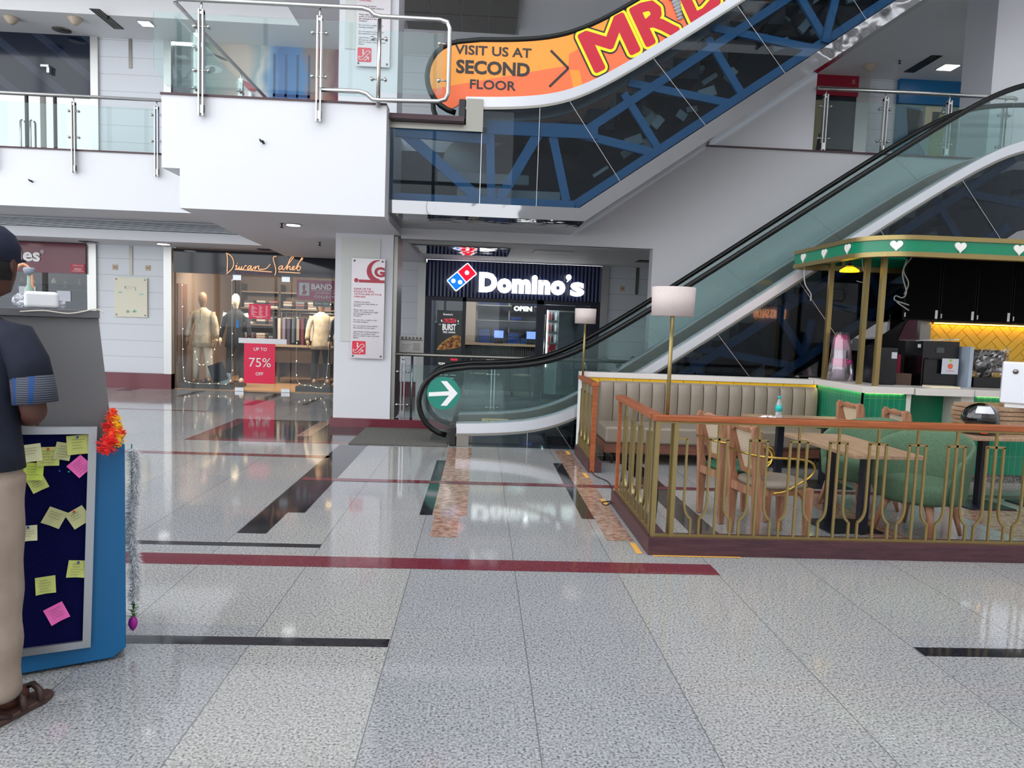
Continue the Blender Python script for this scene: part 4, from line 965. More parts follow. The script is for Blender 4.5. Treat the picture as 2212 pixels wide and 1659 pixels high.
for i in range(12):
    z = (.9, 1.15, 1.4, 1.65)[i//3]; x = 1.54+.07*(i % 3)
    tag(ob('drink_bottle', MB().lathe([(.02, .0), (.024, .01), (.024, .12), (.01, .16), (.01, .19)], (x, 16.14, z+.001), 8), mat('drink%d' % (i % 3), [(170, 30, 40), (60, 20, 20), (210, 210, 220)][i % 3], .3)), 'small bottle standing in the drinks fridge', 'bottle', 'bottles in the drinks fridge')
for i, (x, y) in enumerate(((-.45, 15.5), (-.4, 15.9), (-.35, 16.3))):
    tag(ob('ceiling_light', MB().box(x-.07, x+.07, y-.05, y+.05, 2.66, 2.69), emw), 'small lit square lamp in the row inside the pizza shop', 'ceiling light', 'row of lamps in the pizza shop')
def stool_set(x, y, lb):
    t_ = thing('cafe_table', lb, 'table', (x, y, .012)); ob('top', MB().box(x-.3, x+.3, y-.28, y+.28, .72, .75), mat('counter_oak', 0), t_)
    for i in (-1, 1):
        for j in (-1, 1): ob('leg', MB().tube([(x+i*.2, y+j*.18, .72), (x+i*.27, y+j*.24, .012)], [.02, .012], 8), darkm, t_)
stool_set(.45, 15.5, 'small oak-topped table inside the pizza shop window')
def dchair(x, y, lb, s=1):
    t_ = thing('dining_chair', lb, 'chair', (x, y, .012)); ob('seat', MB().loft([(x, y, .43, .18, .18, .8), (x, y, .46, .19, .19, .8)], 16), mat('counter_oak', 0), t_)
    ob('backrest', MB().box(x+s*.16, x+s*.19, y-.18, y+.18, .62, .82), mat('counter_oak', 0), t_)
    for i in (-1, 1):
        for j in (-1, 1): ob('leg', MB().tube([(x+i*.13, y+j*.13, .43), (x+i*.2, y+j*.18, .012)], [.016, .01], 6), darkm, t_)
    for j in (-1, 1): ob('back_post', MB().tube([(x+s*.14, y+j*.14, .45), (x+s*.175, y+j*.15, .8)], .01, 6), darkm, t_)
dchair(.0, 15.5, 'oak dining chair left of the small table in the pizza shop', -1); dchair(.92, 15.5, 'oak dining chair right of the small table in the pizza shop', 1)
tag(ob('storage_box', MB().box(1.75, 2.25, 17.2, 17.6, 1.9, 2.1), mat('crate_grey', (150, 156, 166), .5)), 'grey crate on the high shelf seen through the pizza shop door', 'crate')
tag(ob('wall_shelf', MB().box(1.55, 2.3, 17.1, 17.7, 1.86, 1.9), steeld), 'high steel shelf seen through the pizza shop door', 'shelf')
# ---- plant by the planks
p_ = thing('potted_plant', 'broad-leaved potted plant beside the plank wall behind the escalator', 'plant', (2.85, 13.9, 0))
ob('pot', MB().lathe([(.13, 0), (.2, .3), (.21, .33), (.18, .33), (.16, .28)], (2.85, 13.9, 0), 20), mat('pot_grey', (90, 84, 80), .5), p_)
a = MB(); lfm = MB()
for i in range(11):
    an = i*2.4; r_ = .1+.03*(i % 5); z = .55+.045*i; q = (2.85+r_*math.cos(an)*2, 13.9+r_*math.sin(an)*1.4, z)
    a.tube([(2.85, 13.9, .3), (2.85+r_*math.cos(an)*.7, 13.9+r_*math.sin(an)*.5, z-.15), q], .007, 5)
    d = Vector((math.cos(an), math.sin(an)*.7, -.25)).normalized(); sd = d.cross(Vector((0, 0, 1))).normalized(); q = Vector(q); L = .17
    vs = []
    for k in range(6):
        tt = k/5; wd = .055*math.sin(PI*min(1, tt*.93+.07)); c0 = q+d*L*tt+Vector((0, 0, -.03*tt*tt)); vs += [c0-sd*wd, c0+Vector((0, 0, -.008)), c0+sd*wd]
    lfm.add(vs, [(3*k+j, 3*k+j+1, 3*k+j+4, 3*k+j+3) for k in range(5) for j in range(2)])
ob('stem', a, mat('stem_green', (60, 90, 50), .6), p_); ob('foliage', lfm, mat('leaf_green', (48, 92, 62), .45), p_, solid=.003)

# ---- upper floor shops
s_ = thing('storefront', 'dark glazed shop front on the upper left floor', 'shop front', (-9.5, 14.6, 3.9))
dg = mat('dark_gloss_panel', (20, 32, 52), .08); t = NT(dg); g, p = t.pos()
st2 = t.math('FRACT', t.math('MULTIPLY', t.math('ADD', p[0], t.math('MULTIPLY', p[2], 1.3)), 1.1)); t.l(t.mix(t.math('MULTIPLY', t.math('LESS_THAN', st2, .25), .6), s2l((14, 26, 46)), s2l((52, 62, 82))), t.b.inputs['Base Color'])
ob('sign_band', MB().box(-14, -7.59, 14.56, 14.62, 5.55, 6.69), dg, s_)
for x0, x1 in ((-10.3, -8.82), (-8.79, -8.3), (-8.27, -7.6)): ob('glass_panel', MB().box(x0, x1, 14.6, 14.612, 3.92, 5.55), glass('reflective_glass', (.35, .42, .48), .35), s_)
for x in (-8.81, -8.28): ob('mullion', MB().box(x-.02, x+.02, 14.57, 14.62, 3.9, 5.55), darkm, s_)
for x in (-8.88, -8.7): ob('door_handle', MB().tube([(x, 14.56, 4.3), (x, 14.52, 4.33), (x, 14.52, 5.05), (x, 14.56, 5.08)], .018, 8), steel, s_)
shell('wall_shop', -13.9, -7.62, 14.7, 18, 3.91, 6.68, mat('dark_room', (40, 48, 58), .7))
tag(ob('security_camera', MB().box(-8.35, -8.3, 14.46, 14.55, 5.95, 6.05).box(-8.45, -8.3, 14.44, 14.55, 6.05, 6.09), alum), 'small grey bracket on the dark upper shop band', 'camera')
area('shop_lamp', (-8.8, 14.9, 6.5), 1.5, 10, (.9, .95, 1), sy=.4)
# portrait mural behind the platform railing
mu = mat('portrait_mural', (200, 180, 170), .35); t = NT(mu); g, p = t.pos()
nz = t.noise(g, 1.5, 3); xx = t.math('ADD', p[0], t.math('MULTIPLY', t.math('SUBTRACT', nz, .5), .55))
u_ = t.math('DIVIDE', t.math('ADD', xx, 5.5), 3.1)
cc = t.ramp(u_, [(0, s2l((60, 70, 88))), (.05, s2l((120, 146, 130))), (.14, s2l((196, 176, 160))), (.27, s2l((214, 190, 178))), (.33, s2l((150, 170, 176))), (.36, s2l((218, 214, 208))), (.42, s2l((96, 150, 200))), (.47, s2l((36, 104, 176))), (.60, s2l((50, 130, 196))), (.66, s2l((150, 120, 110))), (.76, s2l((172, 132, 116))), (.82, s2l((120, 40, 60))), (.92, s2l((196, 50, 96))), (1, s2l((150, 40, 80)))])
t.l(cc, t.b.inputs['Base Color'])
s_ = thing('wall_mural', 'wide portrait mural of a face and blue shutters behind the platform railing', 'mural', (-3.95, 14.56, 3.9))
ob('panel', MB().box(-5.45, -2.45, 14.56, 14.6, 3.9, 6.69), mu, s_)
def ell(cx, cz, rx, rz, y, n=24, rot=0):
    P_ = []
    for i in range(n):
        a_ = 2*PI*i/n; q = (rx*math.cos(a_), rz*math.sin(a_)); P_.append((cx+q[0]*math.cos(rot)-q[1]*math.sin(rot), cz+q[0]*math.sin(rot)+q[1]*math.cos(rot)))
    return MB().prism(P_, y-.004, y)
ob('eye_white', ell(-5.28, 6.2, .17, .07, 14.555, rot=-.12), mat('mural_white', (220, 224, 220), .4), s_); ob('iris', ell(-5.3, 6.19, .06, .06, 14.55), mat('mural_brown', (66, 84, 70), .4), s_)
ob('brow', MB().prism([(-5.5, 6.42), (-5.3, 6.5), (-5.08, 6.42), (-5.0, 6.36), (-5.1, 6.38), (-5.3, 6.45)], 14.55, 14.555), mat('mural_dark', (56, 46, 42), .4), s_)
ob('lips', ell(-4.62, 5.92, .17, .06, 14.555, rot=-.5), mat('mural_lip', (184, 70, 80), .4), s_)
a = MB()
for i in range(4): a.box(-4.15+i*.22, -4.11+i*.22, 14.552, 14.558, 4.6, 6.55)
a.box(-4.15, -3.45, 14.552, 14.558, 5.75, 5.8); ob('shutter_lines', a, mat('mural_navy', (24, 70, 130), .4), s_)
ob('eye_white', ell(-2.75, 6.1, .12, .05, 14.555), mat('mural_white', 0), s_); ob('iris', ell(-2.75, 6.1, .045, .045, 14.55), mat('mural_dark', 0), s_)
ob('lips', ell(-2.7, 5.75, .12, .05, 14.555), mat('mural_lip', 0), s_)
tag(ob('shop_window', MB().box(-6.06, -5.47, 14.58, 14.6, 3.92, 6.6), tealg), 'narrow dark glass strip left of the portrait mural', 'window')
struct('wall_shop', B(-6.08, -5.45, 14.8, 14.85, 3.9, 6.69), mat('dark_room', 0))
# right upper shops
s_ = thing('storefront', 'crimson-signed upper shop with a dark fashion poster', 'shop front', (6.9, 14.6, 3.9))
ob('sign_band', MB().box(6.45, 7.36, 14.5, 14.6, 6.3, 6.69), mat('sign_crimson', (150, 4, 40), .35), s_)
ob('poster', MB().box(6.45, 7.36, 14.57, 14.6, 3.9, 6.3), mat('poster_navy', (22, 28, 42), .3), s_)
a = MB(); a.prism([(6.45, 6.2), (6.66, 6.22), (6.74, 6.1), (6.72, 5.6), (6.64, 5.55), (6.6, 5.2), (6.52, 4.9), (6.45, 4.9)], 14.56, 14.57); ob('printed_jacket', a, mat('poster_khaki', (150, 146, 116), .5), s_)
ob('printed_hem', MB().prism([(6.8, 4.7), (7.1, 5.1), (7.34, 5.15), (7.34, 4.4), (6.8, 4.4)], 14.56, 14.57), mat('poster_taupe', (120, 108, 100), .5), s_)
a = MB(); text_box(a, 'S', 7.22, 7.28, 6.54, 6.62, 14.498, .01); ob('lettering', a, mat('dim_white', (190, 150, 160), .5), s_)
s_ = thing('storefront', 'blue-signed upper shop with a faded fashion poster of walking people', 'shop front', (9.2, 14.6, 3.9))
ob('sign_band', MB().box(8.2, 10.25, 14.5, 14.6, 6.22, 6.69), mat('sign_blue', (16, 104, 158), .35), s_)
ob('poster', MB().box(8.2, 10.25, 14.57, 14.6, 3.9, 6.22), mat('poster_teal', (120, 150, 150), .3), s_)
for P_, c in (([(8.2, 6.2), (8.7, 6.15), (8.65, 5.6), (8.9, 5.2), (8.8, 4.2), (8.2, 4.2)], (56, 110, 140)), ([(8.4, 6.15), (8.75, 6.1), (8.78, 5.7), (8.5, 5.5)], (90, 76, 78)), ([(8.95, 6.1), (9.15, 6.1), (9.4, 5.4), (9.5, 4.2), (8.9, 4.2)], (146, 152, 76)), ([(9.25, 6.2), (9.75, 6.15), (10.0, 5.5), (9.6, 4.4), (9.45, 5.2)], (120, 128, 116)), ([(9.7, 5.5), (9.9, 5.6), (10.2, 4.6), (9.8, 4.2)], (54, 62, 66)), ([(8.8, 6.2), (9.15, 6.2), (9.0, 5.75), (8.8, 5.8)], (206, 190, 150))):
    ob('printed_figure', MB().prism(P_, 14.56, 14.57), mat('fig%d%d' % (c[0], c[1]), c, .5), s_)
struct('window_1', MB().box(7.62, 7.64, 14.58, 14.6, 3.9, 6.2), steeld)

# ---- column signs
def info_sign(z0, label, logo=True):
    s_ = thing('escalator_notice', label, 'sign', (-1.58, 10.17, z0))
    ob('back_plate', MB().box(-1.955, -1.42, 10.185, 10.2, z0+.23, z0+1.66), mat('plate_pale', (206, 208, 204), .3), s_)
    ob('front_plate', MB().box(-1.80, -1.345, 10.15, 10.165, z0, z0+1.38), mat('plate_silver', (206, 200, 204), .28, .25), s_)
    a = MB()
    for x in (-1.765, -1.38):
        for z in (z0+.035, z0+1.345): a.cyl((x, 10.185, z), (x, 10.14, z), .014, 10)
    ob('stand_off', a, steeld, s_)
    rd = mat('notice_crimson', (186, 44, 66), .4); Y_ = 10.149
    if logo:
        a = MB()
        cx, cz = -1.44, z0+1.21
        outer = [(cx+.155*math.cos(math.radians(q)), cz+.155*math.sin(math.radians(q))) for q in range(80, 281, 10)]
        inner = [(cx+.035+.125*math.cos(math.radians(q)), cz+.02+.125*math.sin(math.radians(q))) for q in range(265, 89, -10)]
        a.prism(outer+inner, Y_-.002, Y_)
        text_box(a, 'G', -1.49, -1.345, z0+1.13, z0+1.27, Y_-.001, .05, .002); a.box(-1.70, -1.347, Y_-.0025, Y_-.0005, z0+1.05, z0+1.09); a.prism([(-1.735+.03*math.cos(i*PI/10), z0+1.078+.03*math.sin(i*PI/10)) for i in range(20)], Y_-.002, Y_)
        ob('logo', a, rd, s_)
        a = MB(); para(a, ['PLEASE USE THE', 'ESCALATOR WITH', 'CAUTION AND AT YOUR', 'OWN RISK.'], -1.765, -1.385, z0+.985, .036, Y_, .02, .001); ob('heading', a, rd, s_)
    a = MB(); para(a, ['Children should be', 'accompanied with adults at', 'all times.', '', 'Please take care of any', 'article of clothing that might', 'get entangled in the', 'escalator.', '', 'Do not run or walk on the', 'moving escalator.', '', 'Do not stand on the yellow', 'line marked on the steps.', '', 'CAUTION ! Hold handrail at', 'all times as escalator may', 'jerk to a halt in case of power', 'failure.'], -1.765, -1.40, z0+.80, .0275, Y_, .012, .001); ob('body_text', a, textk, s_)
    a = rr(-1.775, -1.59, z0+.055, z0+.24, .015, Y_-.003, Y_); o2 = ob('pictogram', a, mat('picto_red', (226, 34, 66), .4), s_)
    a = MB(); pth = smooth_path([(-1.755, Y_-.006, z0+.125), (-1.72, Y_-.006, z0+.115), (-1.655, Y_-.006, z0+.19), (-1.62, Y_-.006, z0+.195), (-1.605, Y_-.006, z0+.17), (-1.64, Y_-.006, z0+.15), (-1.70, Y_-.006, z0+.085), (-1.74, Y_-.006, z0+.08), (-1.757, Y_-.006, z0+.10), (-1.755, Y_-.006, z0+.125)], 4)
    a.tube(pth, .005, 6); a.sphere((-1.70, Y_-.005, z0+.205), .012, 8, 6, 1, .3, 1); a.box(-1.708, -1.692, Y_-.006, Y_-.003, z0+.155, z0+.19); a.bar((-1.68, Y_-.005, z0+.07), (-1.625, Y_-.005, z0+.115), .009, .003, up=(0, 1, 0)); a.bar((-1.625, Y_-.005, z0+.118), (-1.66, Y_-.005, z0+.118), .009, .003, up=(0, 1, 0)); a.bar((-1.625, Y_-.005, z0+.118), (-1.625, Y_-.005, z0+.085), .009, .003, up=(0, 1, 0))
    ob('pictogram_lines', a, textw, s_)
info_sign(.97, 'tall silver escalator safety notice on the white column at floor level')
info_sign(4.92, 'silver escalator safety notice on the white column on the upper floor')
# floor-standing notice
s_ = thing('notice_stand', 'steel pole stand holding a grey information plate beside the column', 'sign stand', (-.97, 10.36, .002))
ob('base', MB().lathe([(.17, .0), (.17, .012), (.02, .03)], (-.97, 10.5, .002), 24), steel, s_)
ob('pole', MB().cyl((-.97, 10.5, .02), (-.97, 10.5, 1.05), .018), steel, s_)
ob('plate', MB().box(-1.155, -.81, 10.46, 10.475, 1.04, 1.30), mat('plate_grey', (150, 148, 144), .35, .4), s_)
a = MB(); para(a, ['SHOPPING TROLLEYS', 'pushchairs and pets', 'are not allowed on', 'this escalator'], -1.13, -.99, 1.19, .022, 10.459, 0, .001); a.box(-1.14, -.83, 10.455, 10.459, 1.235, 1.25)
for i in range(6): a.box(-1.13+i*.052, -1.10+i*.052, 10.455, 10.459, 1.255, 1.285)
for i in range(5): a.box(-.96, -.86, 10.455, 10.459, 1.10+i*.022, 1.106+i*.022)
ob('printed_text', a, mat('plate_print', (70, 70, 72), .5), s_)

# ================================================================== CAFE
# low wall behind the bench, counter
w_ = thing('bench_wall', 'low partition with white cap and yellow tiles behind the taupe bench', 'partition', (2.6, 8.57, 0))
ob('core', MB().box(1.22, 4.02, 8.53, 8.64, .002, .925), mat('partition_grey', (150, 140, 126), .6), w_)
ob('cap', MB().box(1.20, 4.025, 8.50, 8.66, .925, .985), ctop, w_, bevel=.004)
ob('end_post', MB().box(1.20, 1.225, 8.50, 8.64, .002, .925), textw, w_)
a = MB()
for i in range(14): a.box(1.23+i*.203, 1.23+i*.203+.198, 8.515, 8.53, .86, .924)
ob('tile', a, yellow, w_)
tg = mat('green_tile', (28, 122, 92), .16); t = NT(tg); g, p = t.pos()
sx = t.math('FRACT', t.math('DIVIDE', t.math('ADD', t.math('ADD', p[0], p[1]), 10), .066)); sz = t.math('FRACT', t.math('DIVIDE', p[2], .29))
ln = t.math('MAXIMUM', t.math('LESS_THAN', sx, .06), t.math('LESS_THAN', sz, .012))
t.l(t.mix(t.math('MULTIPLY', ln, .6), t.mix(t.noise(g, 5, 2), s2l((18, 104, 78)), s2l((40, 142, 110))), s2l((110, 180, 130))), t.b.inputs['Base Color']); t.bump(t.math('SUBTRACT', 1, ln), .002)
c_ = thing('cafe_counter', 'green tiled cafe counter with thick white top', 'counter', (4.8, 7.7, 0))
ob('tiled_side', MB().box(4.08, 4.14, 7.45, 8.53, .09, .93), tg, c_)
ob('tiled_front', MB().box(4.08, 4.54, 7.44, 7.5, .09, .93), tg, c_)
ob('tiled_front', MB().box(5.27, 9, 7.44, 7.5, .09, .93), tg, c_)
ob('kick_board', MB().box(4.1, 4.54, 7.46, 7.5, .002, .09).box(5.27, 9, 7.46, 7.5, .002, .09).box(4.1, 4.14, 7.5, 8.5, .002, .09), speck(mat('kick_stone', (110, 106, 104), .4), (70, 68, 68), (150, 146, 142), 60), c_)
a = MB(); a.prismz([(4.03, 7.38), (4.58, 7.38), (4.58, 7.75), (4.42, 7.75), (4.42, 8.66), (4.03, 8.66)], .93, 1.0); ob('top', a, ctop, c_, bevel=.004)
ob('flap_top', MB().box(4.6, 5.22, 7.36, 7.8, .925, 1.0), ctop, c_, bevel=.004)
ob('top', MB().box(5.24, 9, 7.38, 7.8, .93, 1.0), ctop, c_, bevel=.004)
ob('end_post', MB().box(4.54, 4.585, 7.43, 7.75, .002, .93), ctop, c_); ob('end_post', MB().box(5.13, 5.27, 7.43, 7.75, .002, .93), ctop, c_)
ob('recess_panel', MB().box(4.585, 5.13, 7.72, 7.75, .002, .92), green, c_)
led = mat('led_yellow', (255, 232, 150), .4, emit=12)
ob('light_strip', MB().box(4.062, 4.076, 7.45, 8.5, .9265, .9298).box(4.08, 4.5, 7.425, 7.438, .9265, .9298).box(5.3, 9, 7.425, 7.438, .9265, .9298), led, c_)
ob('back_worktop', MB().box(4.45, 9, 7.8, 8.44, .93, .97), darkm, c_); ob('back_cabinet', MB().box(4.6, 9, 7.85, 8.4, .002, .93), black, c_)
# bench
b_ = thing('bench', 'long taupe channel-back bench on dark tapered legs', 'bench', (2.7, 8.2, 0))
a = MB()
n = 17; x0, x1 = 1.43, 4.03
for i in range(n):
    xa = x0+(x1-x0)*i/n; xb = x0+(x1-x0)*(i+1)/n; vs = []
    for k in range(7):
        tt = k/6; xx = xa+.004+(xb-xa-.008)*tt; dy = -.018*math.sin(PI*tt)**.6 if 0 < tt < 1 else 0
        for z, o_ in ((.40, 0), (.44, -.02), (.6, -.03), (.75, -.03), (.85, -.02), (.888, .01), (.898, .05)):
            vs.append((xx, 8.40+dy+o_, z))
    a.smooth = True; a.add(vs, [(7*k+j, 7*k+j+1, 7*k+j+8, 7*k+j+7) for k in range(6) for j in range(6)]); a.smooth = False
ob('backrest', a, vinyl, b_); ob('back_body', MB().box(1.43, 4.03, 8.42, 8.51, .25, .89), vinyl, b_, bevel=.015)
a = MB(); a.prismz([(1.42, 7.86), (3.72, 7.84), (3.88, 7.88), (3.98, 7.98), (4.02, 8.12), (4.02, 8.42), (1.42, 8.42)], .24, .43); ob('seat', a, vinyl, b_, bevel=.035, seg=4)
ob('plinth_frame', MB().box(1.42, 3.95, 7.88, 8.5, .135, .24), wood('bench_walnut', (92, 56, 44), (126, 82, 66), .4, (2, 20, 20)), b_)
for x in (1.52, 2.7, 3.85):
    for y in (7.96, 8.42): ob('leg', MB().tube([(x, y, .135), (x, y, .003)], [.022, .011], 10), mat('leg_dark', (40, 26, 24), .4), b_)

# railings with lyre bars
def bar_path(m, pts, r=.0075): 
    for i in range(len(pts)-1): m.bar(pts[i], pts[i+1], r*2, r*2)
def motif(parent, pos, axis, zt):
    """one lyre motif; axis 0 runs along X, 1 along Y"""
    def P(d, z): return (pos[0]+d, pos[1], z) if axis == 0 else (pos[0], pos[1]+d, z)
    a = MB(); bar_path(a, [P(0, .135), P(0, zt)])
    for s in (-1, 1):
        crv = [P(s*.058, .79), P(s*.058, .36), P(s*.060, .325), P(s*.067, .295), P(s*.080, .27), P(s*.096, .252), P(s*.107, .243), P(s*.107, .135)]
        bar_path(a, crv)
    bar_path(a, [P(-.066, .79), P(.066, .79)])
    return ob('baluster', a, gold, parent)
rf_ = thing('cafe_railing', 'front gold railing of lyre-shaped bars under an orange wooden handrail', 'railing', (4, 4.74, 0))
ob('base_block', MB().box(1.17, 9, 4.69, 4.83, .001, .118), dkwood, rf_)
ob('handrail', MB().box(1.17, 9, 4.70, 4.78, .905, .945), rwood, rf_, bevel=.006)
ob('bottom_rail', MB().box(1.2, 9, 4.73, 4.75, .118, .135), gold, rf_); ob('top_rail', MB().box(1.2, 9, 4.73, 4.75, .89, .905), gold, rf_)
a = MB()
for x in (1.205, 1.33): 
    for y in (4.735, 4.80): a.box(x-.014, x+.014, y-.014, y+.014, .118, .905)
ob('corner_post', a, gold, rf_)
a = MB(); bar_path(a, [(1.345, 4.74, .79), (1.41, 4.74, .79), (1.41, 4.74, .36), (1.413, 4.74, .325), (1.42, 4.74, .295), (1.433, 4.74, .27), (1.449, 4.74, .252), (1.46, 4.74, .243), (1.46, 4.74, .135)]); ob('half_baluster', a, gold, rf_)
for i in range(26): motif(rf_, (1.625+i*.2745, 4.74, 0), 0, .89)
for y0, y1, lb, y_c in ((4.83, 6.08, 'short gold side railing joining the front cafe railing at its left corner', [4.98, 5.25, 5.52, 5.79]), (7.40, 8.50, 'short gold side railing ending at the bench wall, with orange wooden post', [7.55, 7.82, 8.09, 8.36])):
    r_ = thing('cafe_railing', lb, 'railing', (1.21, (y0+y1)/2, 0))
    ob('base_block', MB().box(1.17, 1.31, y0+.001, y1, .001, .118), dkwood, r_)
    ob('handrail', MB().box(1.17, 1.25, y0+.001, y1, .905, .945), rwood, r_, bevel=.006)
    ob('bottom_rail', MB().box(1.2, 1.22, y0+.01, y1, .118, .135), gold, r_); ob('top_rail', MB().box(1.2, 1.22, y0+.01, y1, .89, .905), gold, r_)
    ye = y1-.02 if y0 < 5 else y0+.02
    ww = .013 if y0 < 5 else .024; ob('wooden_post', MB().box(1.21-ww, 1.21+ww, ye-.02, ye+.02, .005 if y0 > 5 else .118, .905), rwood, r_)
    for y in y_c: motif(r_, (1.21, y, 0), 1, .89)
def floor_lamp(x, y, z0, z1, r, h, label):
    l_ = thing('pole_lamp', label, 'lamp', (x, y, z0))
    ob('pole', MB().cyl((x, y, z0), (x, y, z1+.01), .0135, 12), gold, l_)
    a = MB(); a.lathe([(r*.97, 0), (r, h), (r-.006, h), (r*.97-.006, 0)], (x, y, z1), 36); a.f = [f for f in a.f if len(f) == 4]; a.mi = a.mi[:len(a.f)]; a.sm = [True]*len(a.f)
    i_ = len(a.v)-36*4; a.add([], []); 
    for j in range(36): a.f.append((j, (j+1) % 36, 108+(j+1) % 36, 108+j)); a.mi.append(0); a.sm.append(False)
    ob('lamp_shade', a, speck(mat('linen_shade', (202, 186, 180), .8), (196, 182, 178), (204, 191, 187), 160), l_)
    a = MB(); a.cyl((x, y, z1+.012), (x, y, z1+.09), .02, 12); a.bar((x-r*.95, y, z1+.012), (x+r*.95, y, z1+.012), .004, .004); ob('lamp_holder', a, textw, l_)
    return l_
floor_lamp(1.265, 4.745, .946, 1.60, .142, .19, 'tall brass pole lamp with grey linen shade at the front railing corner')
floor_lamp(1.225, 8.46, .946, 1.555, .125, .175, 'smaller-looking brass pole lamp with grey linen shade beside the bench wall')
a = MB(); a.tube(smooth_path([(1.235, 4.79, .85), (1.215, 4.79, .7), (1.24, 4.79, .4), (1.225, 4.79, .13)], 5), .006, 6); tag(ob('lamp_cable', a, black), 'black cable taped to the front corner post of the railing', 'cable')
a = MB(); a.tube(smooth_path([(1.20, 7.40, .02), (1.22, 7.2, .006), (1.3, 6.95, .006), (1.27, 6.5, .006), (1.22, 6.2, .006), (1.1, 6.1, .008), (1.12, 6.0, .008), (1.2, 6.09, .03)], 6), .005, 6); tag(ob('floor_cable', a, black), 'thin black cable crossing the gap between the two side railings', 'cable')
tp = mat('yellow_tape', (232, 176, 84), .5)
for (x, y, lb, ax_) in ((1.1, 8.55, 'farthest yellow tape strip on the floor by the side railing', 1), (1.125, 7.25, 'yellow tape strip beside the far side railing end', 1), (1.125, 6.12, 'yellow tape strip beside the gap in the side railing', 1), (1.12, 4.83, 'yellow tape strip nearest the railing corner', 1), (1.5, 4.675, 'yellow tape strip half under the front railing base', 0)):
    tag(ob('floor_tape', MB().box(x-(.02 if ax_ else .3), x+(.02 if ax_ else .3), y-(.12 if ax_ else .01), y+(.12 if ax_ else .01), .0026, .0036), tp), lb, 'tape')

# tables
def cafe_table(cx, cy, L, W, rot, legs, base, label, h=.67):
    t_ = thing('cafe_table', label, 'table', (0, 0, 0))
    ob('tabletop', MB().box(-L/2, L/2, -W/2, W/2, h-.03, h), twood, t_, bevel=.004)
    for x, y in legs: ob('leg', MB().box(x-.032, x+.032, y-.032, y+.032, .01, h-.03), mat('leg_black', (24, 28, 40), .35), t_)
    for x, y in base: ob('base_plate', MB().box(x-.22, x+.22, y-.2, y+.2, .003, .012), mat('leg_black', 0), t_)
    t_.location = (cx, cy, 0); t_.rotation_euler = (0, 0, rot); return t_
cafe_table(2.93, 5.52, .54, 1.06, .06, [(.03, -.2), (-.01, .2)], [(.0, 0)], 'oak-topped cafe table nearest the front railing')
cafe_table(3.30, 7.1, 1.1, .6, -.02, [(-.28, -.08), (.22, 0)], [(-.28, -.08), (.22, 0)], 'oak-topped cafe table with the water bottle in front of the bench')
cafe_table(4.95, 6.5, 1.25, .75, .05, [(-.3, -.1), (.35, -.1)], [(-.3, -.1), (.35, -.1)], 'oak-topped cafe table carrying the helmet and wooden boards')

